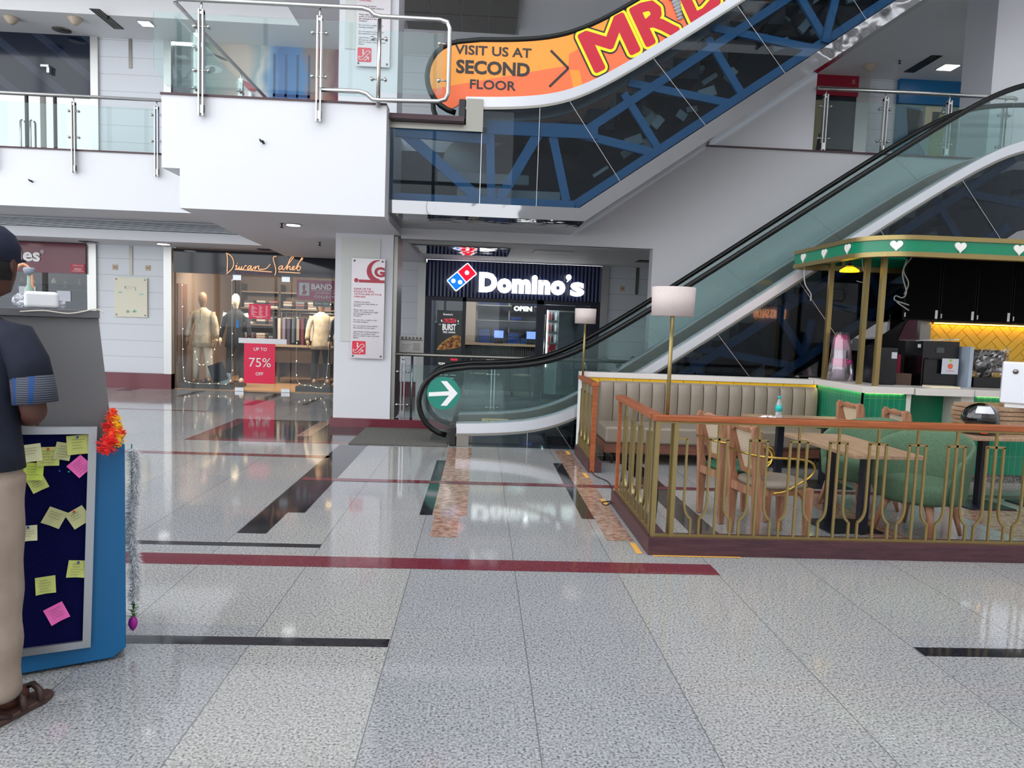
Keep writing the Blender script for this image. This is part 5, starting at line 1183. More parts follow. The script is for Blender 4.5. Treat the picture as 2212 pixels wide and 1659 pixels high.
def wood_chair(seatm, label):
    t_ = thing('cane_chair', label, 'chair')
    for s in (-1, 1):
        a = MB(); y = s*.17
        a.prism([(-.225, .003), (-.185, .003), (-.165, .36), (-.172, .44), (-.195, .5), (-.2, .62), (-.205, .76), (-.215, .85), (-.25, .865), (-.275, .83), (-.268, .7), (-.25, .5), (-.24, .3)], y-.018, y+.018); ob('rear_leg', a, cwood, t_, bevel=.006)
        a = MB(); a.prism([(.185, .003), (.222, .003), (.235, .3), (.235, .41), (.08, .41), (.12, .37), (.16, .33), (.175, .25)], y-.02, y+.02); ob('front_leg', a, cwood, t_, bevel=.006)
    a = MB(); a.box(-.2, .22, -.165, -.135, .355, .405); a.box(-.2, .22, .135, .165, .355, .405); a.box(-.23, -.2, -.16, .16, .35, .41); a.box(.2, .225, -.16, .16, .36, .41); ob('seat_frame', a, cwood, t_)
    a = MB(); a.loft([(.015, 0, .408, .22, .2, .75), (.015, 0, .425, .235, .215, .75), (.015, 0, .45, .225, .205, .75), (.01, 0, .465, .17, .15, .8)], 28); ob('seat', a, seatm, t_)
    # tilted cane back frame
    a = MB(); A = lambda y, z: (-.222+(.80-z)*.26, y, z)
    for s in (-1, 1): a.bar(A(s*.165, .80), A(s*.125, .50), .024, .05, up=(1, 0, .26))
    a.bar(A(-.13, .50), A(.13, .50), .024, .05, up=(1, 0, .26)); P_ = [(-.17, .80), (-.1, .835), (-.03, .825), (.03, .825), (.1, .835), (.17, .80)]
    for i in range(5): a.bar(A(*P_[i]), A(*P_[i+1]), .026, .06, up=(1, 0, .26))
    ob('back_frame', a, cwood, t_)
    cn = mat('woven_cane', (224, 206, 178), .7)
    if not cn.get('done'):
        cn['done'] = 1; tt = NT(cn); tc = tt.n('ShaderNodeTexCoord').outputs['Object']; sp = tt.n('ShaderNodeSeparateXYZ'); tt.l(tc, sp.inputs[0])
        h1 = tt.math('GREATER_THAN', tt.math('SINE', tt.math('MULTIPLY', sp.outputs[1], 420)), .25); h2 = tt.math('GREATER_THAN', tt.math('SINE', tt.math('MULTIPLY', sp.outputs[2], 420)), .25)
        tt.l(tt.mix(tt.math('MULTIPLY', h1, h2), s2l((226, 208, 182)), s2l((96, 74, 58))), tt.b.inputs['Base Color'])
    a = MB(); vs = [A(-.14, .80), A(.14, .80), A(.11, .52), A(-.11, .52)]; a.add([(v[0]-.004, v[1], v[2]) for v in vs]+[(v[0]+.004, v[1], v[2]) for v in vs], [(0, 1, 2, 3), (7, 6, 5, 4), (0, 4, 5, 1), (1, 5, 6, 2), (2, 6, 7, 3), (3, 7, 4, 0)]); ob('cane_panel', a, cn, t_)
    half = [(-.292, 0, .66), (-.285, .12, .66), (-.24, .215, .655), (-.12, .27, .65), (.03, .29, .645), (.13, .285, .62), (.17, .27, .57), (.15, .25, .51), (.06, .235, .45), (-.03, .225, .40), (-.1, .20, .385)]
    pts = smooth_path([(x, -y, z) for x, y, z in reversed(half)]+half[1:], 5); ob('arm_hoop', MB().tube(pts, .0085, 8), brass, t_)
    return t_
c1 = wood_chair(vinyl, 'carved wooden cane-back chair with taupe seat nearest the railing'); c1.location = (2.17, 5.16, 0); c1.rotation_euler = (0, 0, .17)
c2 = wood_chair(mat('green_vinyl', (40, 92, 70), .5), 'carved wooden cane-back chair with green seat behind the taupe one'); c2.location = (2.11, 5.73, 0); c2.rotation_euler = (0, 0, .2)
dup(c1, (3.98, 7.1, 0), .1, 'carved wooden chair back beside the green counter, left one'); dup(c1, (4.12, 6.50, 0), .0, 'carved wooden chair back beside the green counter, right one')
def armchair(label):
    t_ = thing('armchair', label, 'armchair'); fab = speck(mat('sage_fabric', (84, 112, 86), .9), (76, 102, 78), (92, 120, 94), 120)
    a = MB(); a.loft([(.02, 0, .27, .25, .24, .8), (.02, 0, .30, .29, .27, .8), (.02, 0, .38, .30, .28, .8), (.02, 0, .42, .285, .265, .8), (.02, 0, .432, .22, .2, .8)], 30); ob('seat', a, fab, t_)
    a = MB(); N = 22; vs = []; rows = 9
    def ring(an, q, out):
        top = .80-.20*(abs(an-PI)/(PI*.62))**2.2; z = .27+(top-.27)*q; flare = .05*q
        R0 = .27+flare+(.06 if out else 0); 
        return ((R0)*math.cos(an)+.03, (R0*.98)*math.sin(an), z)
    prof = [(0, 0), (.3, 0), (.6, 0), (.85, 0), (.97, .25), (1.0, .5), (.97, .75), (.85, 1), (.6, 1), (.3, 1), (0, 1)]
    for i in range(N+1):
        an = PI-PI*.62+2*PI*.62*i/N
        for q, o_ in prof:
            p0 = ring(an, q, False); p1 = ring(an, q, True); vs.append(tuple(p0[j]+(p1[j]-p0[j])*o_ for j in range(3)))
    m_ = len(prof); fs = [(i*m_+j, i*m_+(j+1) % m_, (i+1)*m_+(j+1) % m_, (i+1)*m_+j) for i in range(N) for j in range(m_)]
    fs += [tuple(range(m_)), tuple(N*m_+j for j in reversed(range(m_)))]; a.smooth = True; a.add(vs, fs); ob('backrest', a, fab, t_, sub=1)
    for i in (-1, 1):
        for j in (-1, 1): ob('leg', MB().tube([(i*.16, j*.15, .28), (i*.19, j*.18, .2), (i*.235, j*.215, .003)], [.036, .026, .014], 10), cwood, t_)
    return t_
a1 = armchair('sage green tub armchair nearest the front railing'); a1.location = (3.46, 5.40, 0); a1.rotation_euler = (0, 0, PI+.55)
dup(a1, (3.40, 6.17, 0), PI+.35, 'sage green tub armchair standing behind the nearest one')
# things on the tables
b = thing('water_bottle', 'clear plastic water bottle with turquoise cap and label on the table', 'bottle', (2.99, 7.02, .67))
ob('bottle_body', MB().lathe([(.028, 0), (.033, .01), (.033, .06), (.030, .07), (.033, .08), (.033, .14), (.026, .17), (.013, .195), (.012, .21)], (2.99, 7.02, .671), 20), glass('bottle_plastic', (.9, .96, .98), .08, body=(.8, .9, .95), bodyf=.18), b)
ob('bottle_label', MB().lathe([(.0338, .078), (.0338, .138)], (2.99, 7.02, .671), 20), mat('label_teal', (30, 180, 176), .4), b); ob('bottle_cap', MB().lathe([(.015, .205), (.015, .228), (.013, .23)], (2.99, 7.02, .671), 16), mat('cap_teal', (20, 186, 190), .4), b)
a = MB(); random.seed(3); vs = []; 
for i in range(7):
    for j in range(5): vs.append((2.80+i*.028, 6.96+j*.03, .674+.03*random.random()*(1 if 0 < i < 6 else .2)))
a.add(vs, [(i*5+j, i*5+j+1, (i+1)*5+j+1, (i+1)*5+j) for i in range(6) for j in range(4)]); tag(ob('paper_napkin', a, textw, solid=.002), 'crumpled white paper napkin left of the water bottle', 'napkin')
h_ = thing('motorcycle_helmet', 'glossy black motorcycle helmet with white visor patch on the table', 'helmet', (4.58, 6.35, .67))
a = MB(); a.sphere((4.58, 6.35, .815), .135, 28, 18, 1.2, 1.0, 1.05); a.v = [(v[0]+(.02 if v[2] < .78 else 0), v[1], max(v[2], .672)) for v in a.v]; ob('shell', a, mat('helmet_black', (14, 15, 18), .08, coat=1), h_)
a = MB(); a.loft([(4.59, 6.35, .672, .15, .13), (4.59, 6.35, .70, .165, .14), (4.59, 6.35, .73, .16, .135)], 24); ob('chin_guard', a, mat('helmet_black', 0), h_)
a = MB(); vs = []
for i in range(9):
    for j in range(5):
        an = math.radians(222+i*8); el = math.radians(22+j*8); R = 1.008; vs.append((4.58+.135*1.2*R*math.cos(el)*math.cos(an), 6.35+.135*R*math.cos(el)*math.sin(an), .815+.135*1.05*R*math.sin(el)))
a.add(vs, [(i*5+j, i*5+j+1, (i+1)*5+j+1, (i+1)*5+j) for i in range(8) for j in range(4)]); ob('white_patch', a, mat('helmet_white', (214, 216, 220), .15), h_, solid=.001)
a = MB(); a.box(4.50, 4.56, 6.205, 6.215, .69, .71); ob('sticker', a, mat('sticker_redyellow', (210, 60, 40), .4), h_)
for k in range(6):
    tag(ob('wooden_board', MB().rbox((5.0+.01*(k % 2), 6.62, .692+k*.041), (.72-.02*(k % 3), .5, .036), (1, .04*(k % 2), 0)), twood, bevel=.003), 'flat oak board in the stack on the cafe table right of the helmet', 'board', 'stacked oak boards behind the helmet')
m_ = thing('white_appliance', 'white rounded counter appliance standing on the stacked oak boards', 'appliance', (5.0, 6.5, .92))
AM = Matrix.Translation((4.80, 6.42, 0)) @ Matrix.Rotation(-.62, 4, 'Z')
ob('casing', MB().box(0, .36, 0, .3, .955, 1.335).tf(AM), mat('appliance_white', (226, 228, 236), .3), m_, bevel=.015, seg=3); ob('foot', MB().box(.04, .3, .03, .27, .918, .956).tf(AM), textw, m_)
a = MB(); a.cyl((.1, 0, 1.25), (.1, -.008, 1.25), .022, 16); a.tf(AM); ob('lock', a, steeld, m_)

# canopy
def path_band(out, th, z0, z1):
    """closed band following a plan path; th = thickness to the inside"""
    P_ = []; n = len(out); inn = []
    for i, (x, y) in enumerate(out):
        x0_, y0_ = out[max(i-1, 0)]; x1_, y1_ = out[min(i+1, n-1)]; dx, dy = x1_-x0_, y1_-y0_; L = math.hypot(dx, dy); inn.append((x-dy/L*th, y+dx/L*th))
    return MB().prismz(out+inn[::-1], z0, z1)
arc = [(3.78, 8.7), (3.78, 7.5)]+[(4.28-.5*math.cos(math.radians(a_)), 7.45-.5*math.sin(math.radians(a_))) for a_ in range(3, 90, 3)]+[(4.33, 6.95), (9, 6.95)]
cn_ = thing('kiosk_canopy', 'green canopy band with gold rims and rounded corner over the cafe counter', 'canopy', (6, 7.8, 2.3))
ob('band', path_band(arc, .05, 2.36, 2.48), green, cn_)
off = lambda d: [(x-(d if x < 4.0 else d*.6 if x < 4.25 else 0), y-(d if y < 7.05 else d*.6 if y < 7.3 else 0)) for x, y in arc]
ob('gold_rim', path_band(off(.015), .09, 2.315, 2.362), gold, cn_); ob('gold_rim', path_band(off(.015), .09, 2.478, 2.522), gold, cn_)
a = MB().box(3.83, 9, 8.62, 8.66, 2.36, 2.5); ob('back_band', a, green, cn_); ob('back_rim', MB().box(3.8, 9, 8.6, 8.68, 2.30, 2.36), gold, cn_)
ob('roof_panel', MB().prismz([(3.86, 8.6), (3.86, 7.5), (4.3, 7.06), (9, 7.06), (9, 8.6)], 2.49, 2.5), mat('canopy_inside', (20, 90, 66), .4), cn_)
for x, y in ((4.10, 8.40), (4.16, 7.72), (4.22, 7.50)): ob('post', MB().box(x-.025, x+.025, y-.025, y+.025, 1.0, 2.47), gold, cn_)
ob('post', MB().box(4.30, 4.34, 8.56, 8.60, 2.36, 2.49), gold, cn_)
def heart(cx, cz, s):
    P_ = []
    for i in range(28):
        t_ = 2*PI*i/28; P_.append((cx+s*16*math.sin(t_)**3/16, cz+s*(13*math.cos(t_)-5*math.cos(2*t_)-2*math.cos(3*t_)-math.cos(4*t_))/16))
    return P_
k = 0
for i in range(6):
    x = 4.06+i*.595; nm = ('corner', 'second', 'third', 'fourth', 'fifth', 'sixth')[i]
    if i > 2: break
    a = MB().prism(heart(x, 2.425, .058), -.012, .0); yy = 6.95
    if i == 0: # on the curved corner
        R = Matrix.Translation((4.05, 7.008, 0)) @ Matrix.Rotation(-.42, 4, 'Z') @ Matrix.Translation((-4.06, 0, 0))
        a.tf(R)
    else: a.tf(Matrix.Translation((0, 6.949, 0)))
    tag(ob('heart_cutout', a, heartw), ('white heart on the rounded corner of the green canopy', 'white heart on the canopy front, just right of the corner heart', 'white heart on the canopy front at the right edge of view')[i], 'heart')
for y, lb in ((8.45, 'white heart on the canopy side, farthest from the corner'), (7.93, 'white heart on the canopy side, middle one'), (7.42, 'white heart on the canopy side, nearest the corner')):
    a = MB().prism(heart(0, 2.425, .058), -.012, 0).tf(Matrix.Translation((3.779, y, 0)) @ Matrix.Rotation(-PI/2, 4, 'Z')); tag(ob('heart_cutout', a, heartw), lb, 'heart')
p_ = thing('pendant_lamp', 'small pendant lamp with glowing yellow dish under the canopy', 'lamp', (3.98, 7.75, 2.2))
ob('socket', MB().cyl((3.98, 7.75, 2.27), (3.98, 7.75, 2.489), .022, 14), black, p_); ob('shade', MB().lathe([(.1, .0), (.095, .02), (.05, .05), (.02, .055)], (3.98, 7.75, 2.215), 28), mat('dish_yellow', (250, 210, 30), .4, emit=1.6), p_)
ob('ring', MB().lathe([(.035, 0), (.055, .002), (.035, .008)], (3.98, 7.75, 2.275), 20), brass, p_)
# menu screens
for i in range(5):
    x = 4.93+i*.437; t_ = thing('menu_screen', ('first unlit black portrait menu screen from the left', 'second unlit black portrait menu screen from the left', 'third unlit black portrait menu screen from the left', 'fourth unlit black portrait menu screen, cut by the right edge', 'fifth unlit black portrait menu screen from the left')[i], 'screen', (x+.2, 8.3, 1.73))
    if i == 4: bpy.data.objects.remove(t_); break
    ob('casing', MB().box(x, x+.42, 8.27, 8.31, 1.735, 2.46), mat('screen_casing', (6, 6, 8), .4, spec=.2), t_, bevel=.003); ob('screen', MB().box(x+.012, x+.408, 8.266, 8.27, 1.75, 2.45), mat('screen_black', (2, 2, 3), .7, spec=.1), t_)
    ob('energy_label', MB().box(x+.375, x+.403, 8.262, 8.266, 1.76, 1.86), textw, t_); ob('side_label', MB().box(x+.008, x+.02, 8.262, 8.266, 1.77, 1.82), textw, t_)
    ob('bracket', MB().box(x+.16, x+.26, 8.31, 8.6, 2.3, 2.42), darkm, t_)
# herringbone tiles
hb = bmesh.new(); W_, L_ = .088, .264; import itertools
def hbtile(cx, cy, ang_):
    ca, sa = math.cos(ang_), math.sin(ang_); g_ = .003; vs = []
    for d_ in (0, 1):
        for (u, v) in ((-L_/2+g_, -W_/2+g_), (L_/2-g_, -W_/2+g_), (L_/2-g_, W_/2-g_), (-L_/2+g_, W_/2-g_)): vs.append(hb.verts.new((cx+u*ca-v*sa, (8.455 if d_ else 8.47), cy+u*sa+v*ca)))
    hb.faces.new(vs[4:][::-1]); hb.faces.new(vs[:4])
    for i in range(4): hb.faces.new((vs[i], vs[(i+1) % 4], vs[4+(i+1) % 4], vs[4+i]))
c45 = math.cos(PI/4)
for s_i in range(-16, 24):
    for t_i in range(-6, 7):
        for kind in (0, 1):
            n_ = 3; hx, hy = s_i+n_*t_i, s_i-n_*t_i
            cx, cy = (hx+n_/2, hy+.5) if kind == 0 else (hx+n_+.5, hy+1-n_/2)
            X_ = 6.4+(cx*c45-cy*c45)*W_; Z_ = 1.3+(cx*c45+cy*c45)*W_-.4
            if 5.1 < X_ < 7.7 and .8 < Z_ < 1.9: hbtile(X_, Z_, PI/4 if kind == 0 else PI*3/4)
for co, no in (((5.39, 0, 0), (-1, 0, 0)), ((7.4, 0, 0), (1, 0, 0)), ((0, 0, .98), (0, 0, -1)), ((0, 0, 1.70), (0, 0, 1))):
    bmesh.ops.bisect_plane(hb, geom=hb.verts[:]+hb.edges[:]+hb.faces[:], plane_co=co, plane_no=no, clear_outer=True)
a = MB(); hb.verts.index_update(); a.add([v.co.copy() for v in hb.verts], [tuple(v.index for v in f.verts) for f in hb.faces]); hb.free()
s_ = thing('tiled_splashback', 'yellow herringbone tiled splashback lit from above behind the counter', 'splashback', (6.4, 8.47, .98))
ob('tile', a, yellow, s_); ob('backing', MB().box(5.37, 7.42, 8.47, 8.50, .97, 1.72), mat('grout_brown', (120, 84, 30), .8), s_)
ob('frame', MB().box(5.25, 5.38, 8.44, 8.5, .97, 1.76), steeld, s_)
ob('top_shelf', MB().box(5.37, 7.42, 8.34, 8.5, 1.722, 1.75), dkwood, s_)
ob('light_strip', MB().box(5.4, 7.4, 8.40, 8.415, 1.708, 1.72), mat('led_amber', (255, 190, 60), .4, emit=16), s_)

# counter equipment
o_ = thing('oven', 'tall black counter oven with handle bar and a white notice hanging from it', 'oven', (5.2, 8, .97))
ob('cabinet', MB().box(5.0, 5.42, 7.95, 8.3, .972, 1.50), mat('oven_black', (16, 18, 22), .25), o_, bevel=.006)
ob('door', MB().box(5.015, 5.405, 7.93, 7.95, .99, 1.30), mat('oven_black', 0), o_); a = MB(); a.tube([(5.04, 7.905, 1.30), (5.38, 7.905, 1.30)], .008, 8); a.cyl((5.06, 7.905, 1.30), (5.06, 7.93, 1.30), .006); a.cyl((5.36, 7.905, 1.30), (5.36, 7.93, 1.30), .006); ob('handle', a, darkm, o_)
ob('display', MB().box(5.15, 5.24, 7.943, 7.95, 1.37, 1.43), mat('display_grey', (70, 74, 74), .2), o_); ob('side_label', MB().box(4.994, 5.0, 8.0, 8.05, 1.42, 1.46), textw, o_)
n_ = thing('hanging_notice', 'white paper notice with orange round mark hanging on the black oven', 'notice', (5.27, 7.89, 1.13)); ob('sheet', MB().box(5.19, 5.38, 7.885, 7.89, 1.135, 1.31), mat('paper', 0), n_)
a = MB().prism([(5.285+.03*math.cos(2*PI*i/20), 1.225+.03*math.sin(2*PI*i/20)) for i in range(20)], 7.882, 7.885); ob('round_mark', a, mat('mark_orange', (226, 110, 70), .5), n_); ob('green_mark', MB().prism([(5.27, 1.275), (5.30, 1.275), (5.30, 1.295), (5.285, 1.305), (5.27, 1.295)], 7.882, 7.885), mat('mark_green', (170, 205, 60), .5), n_)
ob('text_line', MB().box(5.24, 5.33, 7.882, 7.885, 1.17, 1.175), mat('mark_orange', 0), n_)
tag(ob('plastic_sheet', MB().rbox((5.15, 8.1, 1.512), (.5, .32, .012), (1, 0, .06)), glass('clear_wrap', (.9, .9, .92), .18)), 'clear plastic sheet lying on the black oven', 'sheet')
o_ = thing('grinder', 'black counter machine with small white label left of the oven', 'machine', (4.45, 8.0, 1.0)); ob('casing', MB().box(4.44, 4.66, 7.85, 8.3, .972, 1.42), mat('oven_black', 0), o_, bevel=.02); ob('label', MB().box(4.58, 4.64, 7.843, 7.85, 1.29, 1.36), mat('paper', 0), o_)
tag(ob('carton', MB().box(4.72, 4.92, 8.0, 8.2, .971, 1.12), mat('carton_brown', (96, 74, 62), .8)), 'small brown carton between the two black counter machines', 'carton')
tag(ob('red_box', MB().box(4.74, 4.9, 8.2, 8.38, 1.20, 1.33).box(4.74, 4.9, 8.2, 8.38, .971, 1.2), mat('box_red', (150, 24, 60), .6)), 'dark red box standing behind the small brown carton', 'box')
o_ = thing('wrapped_monitor', 'black till screen wrapped in crinkled clear plastic on the counter', 'monitor', (5.75, 7.9, 1.0)); ob('base', MB().box(5.53, 5.98, 7.82, 8.15, 1.001, 1.115), black, o_, bevel=.004)
ob('screen', MB().box(5.58, 5.95, 7.92, 7.95, 1.17, 1.42), mat('oven_black', 0), o_); ob('stand', MB().box(5.7, 5.82, 7.95, 8.03, 1.115, 1.3), black, o_)
a = MB(); random.seed(5); vs = []; nx, nz = 15, 11
for i in range(nx):
    for j in range(nz): u, v = i/(nx-1), j/(nz-1); vs.append((5.54+.42*u+.02*random.uniform(-1, 1)*(1-v), 7.88+.045*random.uniform(-1, 1)*(.4+.6*(1-v)), 1.12+.32*v+.015*random.uniform(-1, 1)))
a.add(vs, [(i*nz+j, (i+1)*nz+j, (i+1)*nz+j+1, i*nz+j+1) for i in range(nx-1) for j in range(nz-1)]); ob('plastic_wrap', a, glass('crinkled_wrap', (.95, .94, .94), .06, .14), o_, solid=.001)
tag(ob('side_panel', MB().box(5.46, 5.50, 7.82, 8.42, .971, 1.45), mat('panel_bluegrey', (170, 184, 200), .4)), 'pale upright panel between the oven and the wrapped till screen', 'panel')
tag(ob('tray', MB().box(4.84, 5.16, 7.5, 7.66, 1.001, 1.02), mat('tray_cream', (232, 220, 190), .4)), 'flat cream tray on the raised counter flap', 'tray')
o_ = thing('wrapped_fan', 'bright pink rounded appliance under a clear plastic bag on the counter corner', 'appliance', (4.22, 8.3, 1.0)); pk_ = mat('hot_pink', (226, 40, 140), .4)
a = MB(); a.loft([(4.2, 8.25, 1.36, .075, .07, .7), (4.2, 8.25, 1.5, .075, .07, .7), (4.2, 8.25, 1.535, .055, .05, .8)], 20); ob('head', a, pk_, o_)
a = MB(); a.loft([(4.2, 8.25, 1.002, .06, .06, .7), (4.2, 8.25, 1.36, .055, .055, .7)], 20); ob('body', a, mat('pale_mauve', (190, 170, 190), .4), o_)
a = MB(); a.loft([(4.2, 8.25, 1.16, .075, .07, .7), (4.2, 8.25, 1.26, .075, .07, .7)], 20); a.sphere((4.27, 8.18, 1.22), .035, 12, 8); ob('pink_band', a, pk_, o_)
a = MB(); random.seed(9); secs = []
a.loft([(4.22, 8.25, 1.002, .15, .12), (4.22, 8.25, 1.15, .135, .11), (4.21, 8.25, 1.3, .11, .1), (4.2, 8.25, 1.48, .095, .09), (4.2, 8.25, 1.56, .06, .05), (4.2, 8.25, 1.565, .01, .01)], 26)
a.v = [(v[0]+random.uniform(-.012, .012), v[1]+random.uniform(-.012, .012), v[2]) for v in a.v]; ob('plastic_bag', a, glass('bag_wrap', (.93, .9, .94), .12, .12, body=(.9, .8, .9), bodyf=.08), o_)
wh_c = mat('cable_white', (190, 190, 186), .5)
for pts, r_, lb in (([(3.82, 8.5, 2.33), (3.80, 8.45, 2.2), (3.81, 8.42, 2.1), (3.88, 8.42, 2.0), (3.88, 8.42, 1.92)], .006, 'loose white cable hanging from the left end of the canopy'),
                    ([(4.82, 8.1, 2.42), (4.78, 8.1, 2.25), (4.84, 8.1, 2.05), (4.80, 8.1, 1.98), (4.72, 8.1, 2.0), (4.70, 8.08, 1.95), (4.80, 8.08, 1.92), (4.88, 8.1, 1.9), (4.74, 8.1, 1.93), (4.9, 8.12, 1.84)], .007, 'tangled bundle of white cables hanging beside the first black screen'),
                    ([(4.88, 8.1, 2.45), (4.80, 8.12, 2.3), (4.87, 8.12, 2.15), (4.83, 8.12, 2.02)], .007, 'single white cable looping down to the tangled bundle'),
                    ([(4.24, 8.0, 2.4), (4.27, 8.0, 2.26), (4.33, 8.0, 2.18), (4.28, 8.0, 2.13), (4.2, 8.0, 2.14)], .005, 'thin grey cable looped between the two front canopy posts')):
    tag(ob('hanging_cable', MB().tube(smooth_path(pts, 6), r_, 6), wh_c), lb, 'cable')
# advertising panels in the dark space under the escalator
s_ = thing('advert_panel', 'dark advertising panel with a pink portrait under the escalator', 'advert', (5.6, 10.15, .2)); ob('panel', MB().box(5.2, 6.6, 10.165, 10.18, .3, 2.2), mat('advert_dark', (30, 26, 34), .4), s_)
ob('portrait', MB().prism([(6.0, 1.5), (6.1, 1.75), (6.2, 1.82), (6.3, 1.8), (6.42, 1.7), (6.5, 1.45)], 10.155, 10.163), mat('advert_pink', (170, 100, 120), .5), s_); ob('portrait', ell(6.22, 1.93, .08, .11, 10.163), mat('advert_skin', (150, 96, 84), .5), s_)
struct('wall_shade_sheet', MB().box(4.1, 12.5, 10.185, 10.199, .01, 2.3), mat('painted_shade', (34, 34, 40), .5))  # dark sheet over the wall, shade of the unlit space painted in


# ================================================================== KIOSK WITH NOTES
KA = math.atan2(.468, .884)
kb = mat('kiosk_blue', (14, 98, 150), .4)
k_ = thing('display_kiosk', 'bright blue kiosk cabinet with grey laminate upper part and pin board', 'kiosk')
ob('cabinet', MB().prism([(-.95, .012), (-.05, .012), (0, .05), (0, .94), (-.95, .94)], 0, .55), kb, k_, bevel=.004)
ob('upper_body', MB().prism([(-.95, .941), (-.042, .941), (-.092, 1.467), (-.95, 1.467)], .02, .5), mat('grey_laminate', (112, 112, 114), .5), k_)
ob('top_ledge', MB().box(-.95, -.088, .0, .52, 1.468, 1.5), mat('ledge_grey', (98, 98, 102), .45), k_, bevel=.003)
fr_ = MB(); 
def tilt(m): return m.tf(Matrix.Translation((-.046, 0, 0)) @ Matrix.Rotation(.034, 4, 'Y'))
fr_.box(-.12, -.09, -.03, -.002, .085, 1.02); fr_.box(-.92, -.12, -.03, -.002, .99, 1.02); fr_.box(-.92, -.12, -.03, -.002, .085, .115); tilt(fr_)
ob('board_frame', fr_, alum, k_)
ob('pin_board', tilt(MB().box(-.92, -.12, -.016, -.003, .115, .99)), speck(mat('board_navy', (8, 10, 58), .95, spec=.1), (6, 8, 52), (10, 13, 64), 200), k_)
ob('foot', MB().box(-.9, -.1, .05, .5, .001, .012), black, k_)
k_.location = (-1.49, 3.10, 0); k_.rotation_euler = (0, 0, KA)
KM = Matrix.Translation((-1.49, 3.10, 0)) @ Matrix.Rotation(KA, 4, 'Z')
ny = mat('note_yellow', (200, 208, 118), .8); ng = mat('note_pale', (190, 192, 138), .8); npk = mat('note_pink', (246, 110, 190), .8); nc = mat('note_cream', (226, 226, 180), .8)
ink = mat('note_ink', (70, 90, 80), .8); pins = mat('pin_blue', (30, 60, 150), .4); pinr = mat('pin_red', (210, 50, 60), .4)
random.seed(11)
def note(u, z, s, rot, m, lb, pin=None, h=None):
    n_ = thing('sticky_note', lb, 'sticky note')
    R = KM @ Matrix.Translation((u, -.0185, z)) @ Matrix.Rotation(math.radians(-rot), 4, 'Y'); h = h or s
    a = MB(); vs = []; N = 5
    for i in range(N):
        for j in range(N):
            x = (i/(N-1)-.5)*s; zz = (j/(N-1)-.5)*h; curl = .0012+.012*max(0, (.5-zz/h)-.35)*(.4+abs(x/s)*1.6); vs.append((x, -curl, zz))
    a.add(vs, [(i*N+j, (i+1)*N+j, (i+1)*N+j+1, i*N+j+1) for i in range(N-1) for j in range(N-1)]); a.tf(R)
    n_.location = KM @ Vector((u, -.02, z)); ob('sheet', a, m, n_, solid=.0006)
    a = MB()
    for q in range(random.randint(3, 5)):
        zz = h*(.28-.15*q); x0_ = -s*.36+random.uniform(0, .008); x1_ = s*random.uniform(.1, .36); P_ = []
        for i in range(14): P_.append((x0_+(x1_-x0_)*i/13, -.0038-.012*max(0, (.5-zz/h)-.35), zz+.0018*math.sin(i*2.3+q)))
        a.tube(P_, .0005, 4)
    a.tf(R); ob('handwriting', a, ink, n_)
    if pin: a = MB().sphere((0.0, -.006, h*.4), .005, 10, 6).tf(R); ob('pin', a, pin, n_)
note(-.170, .950, .078, 3, ny, 'yellow sticky note at the top right of the pin board', pins)
note(-.222, .926, .058, -12, ng, 'pale sticky note half tucked under its neighbour near the board top', None, .07)
note(-.273, .908, .076, -1, ny, 'yellow sticky note with a red pin in the top row of the board', pinr)
note(-.330, .925, .07, 6, nc, 'cream sticky note at the board top, mostly behind the man', None)
note(-.164, .860, .068, 42, npk, 'pink sticky note turned on its corner near the board top')
note(-.325, .850, .07, -4, mat('note_lime', (206, 226, 96), .8), 'lime sticky note below the top row, partly behind the man')
note(-.310, .80, .06, 25, ny, 'yellow sticky note hanging crooked under the lime one')
note(-.255, .655, .07, -28, ng, 'pale creased sticky note in the middle of the board, left one')
note(-.172, .648, .072, 30, ng, 'pale creased sticky note in the middle of the board, with red pin', pinr)
note(-.345, .600, .062, 0, nc, 'cream sticky note with red writing beside the trouser leg', pins)
note(-.178, .430, .070, -9, ny, 'yellow sticky note at the right of the lower board', pins)
note(-.289, .378, .070, 2, ny, 'yellow sticky note at the left of the lower board')
note(-.252, .253, .072, 24, npk, 'pink sticky note near the bottom of the board')
for u, z, c, lb in ((-.235, .845, pins, 'green push pin stuck alone below the top notes'), (-.203, .84, mat('pin_teal', (20, 130, 130), .4), 'teal push pin stuck alone below the top notes')):
    tag(ob('push_pin', MB().sphere((0, 0, 0), .0045, 8, 6).tf(KM @ Matrix.Translation((u, -.021, z))), c), lb, 'pin')
# things on the kiosk
a = MB(); a.box(-.348, -.232, .02, .16, 1.501, 1.568); i0 = 0; o_ = thing('wrapped_package', 'white plastic-wrapped package lying on top of the kiosk', 'package'); a.tf(KM); o_.location = KM @ Vector((-.28, .1, 1.5))
ob('package', a, mat('white_wrap', (238, 240, 242), .35), o_, bevel=.014, seg=3)
def crumple(c, r, n, m, sx, sy, sz):
    q = MB().sphere(c, r, n, m, sx, sy, sz); q.v = [(v[0]+random.uniform(-.3, .3)*r, v[1]+random.uniform(-.3, .3)*r, max(1.5015, v[2]+random.uniform(-.3, .3)*r)) for v in q.v]; q.sm = [False]*len(q.f); return q
for q_ in (((-.365, .09, 1.53), .024, 12, 7, 1, .6, 1.0), ((-.222, .09, 1.52), .014, 10, 6, 1, .5, 1.0)): ob('plastic_flap', crumple(*q_).tf(KM), glass('wrap_film', (.92, .93, .96), .12, .15, body=(.9, .9, .95), bodyf=.2), o_)
o_ = thing('pump_bottle', 'pale green bottle with grey pump standing on the kiosk', 'bottle'); o_.location = KM @ Vector((-.345, .3, 1.5))
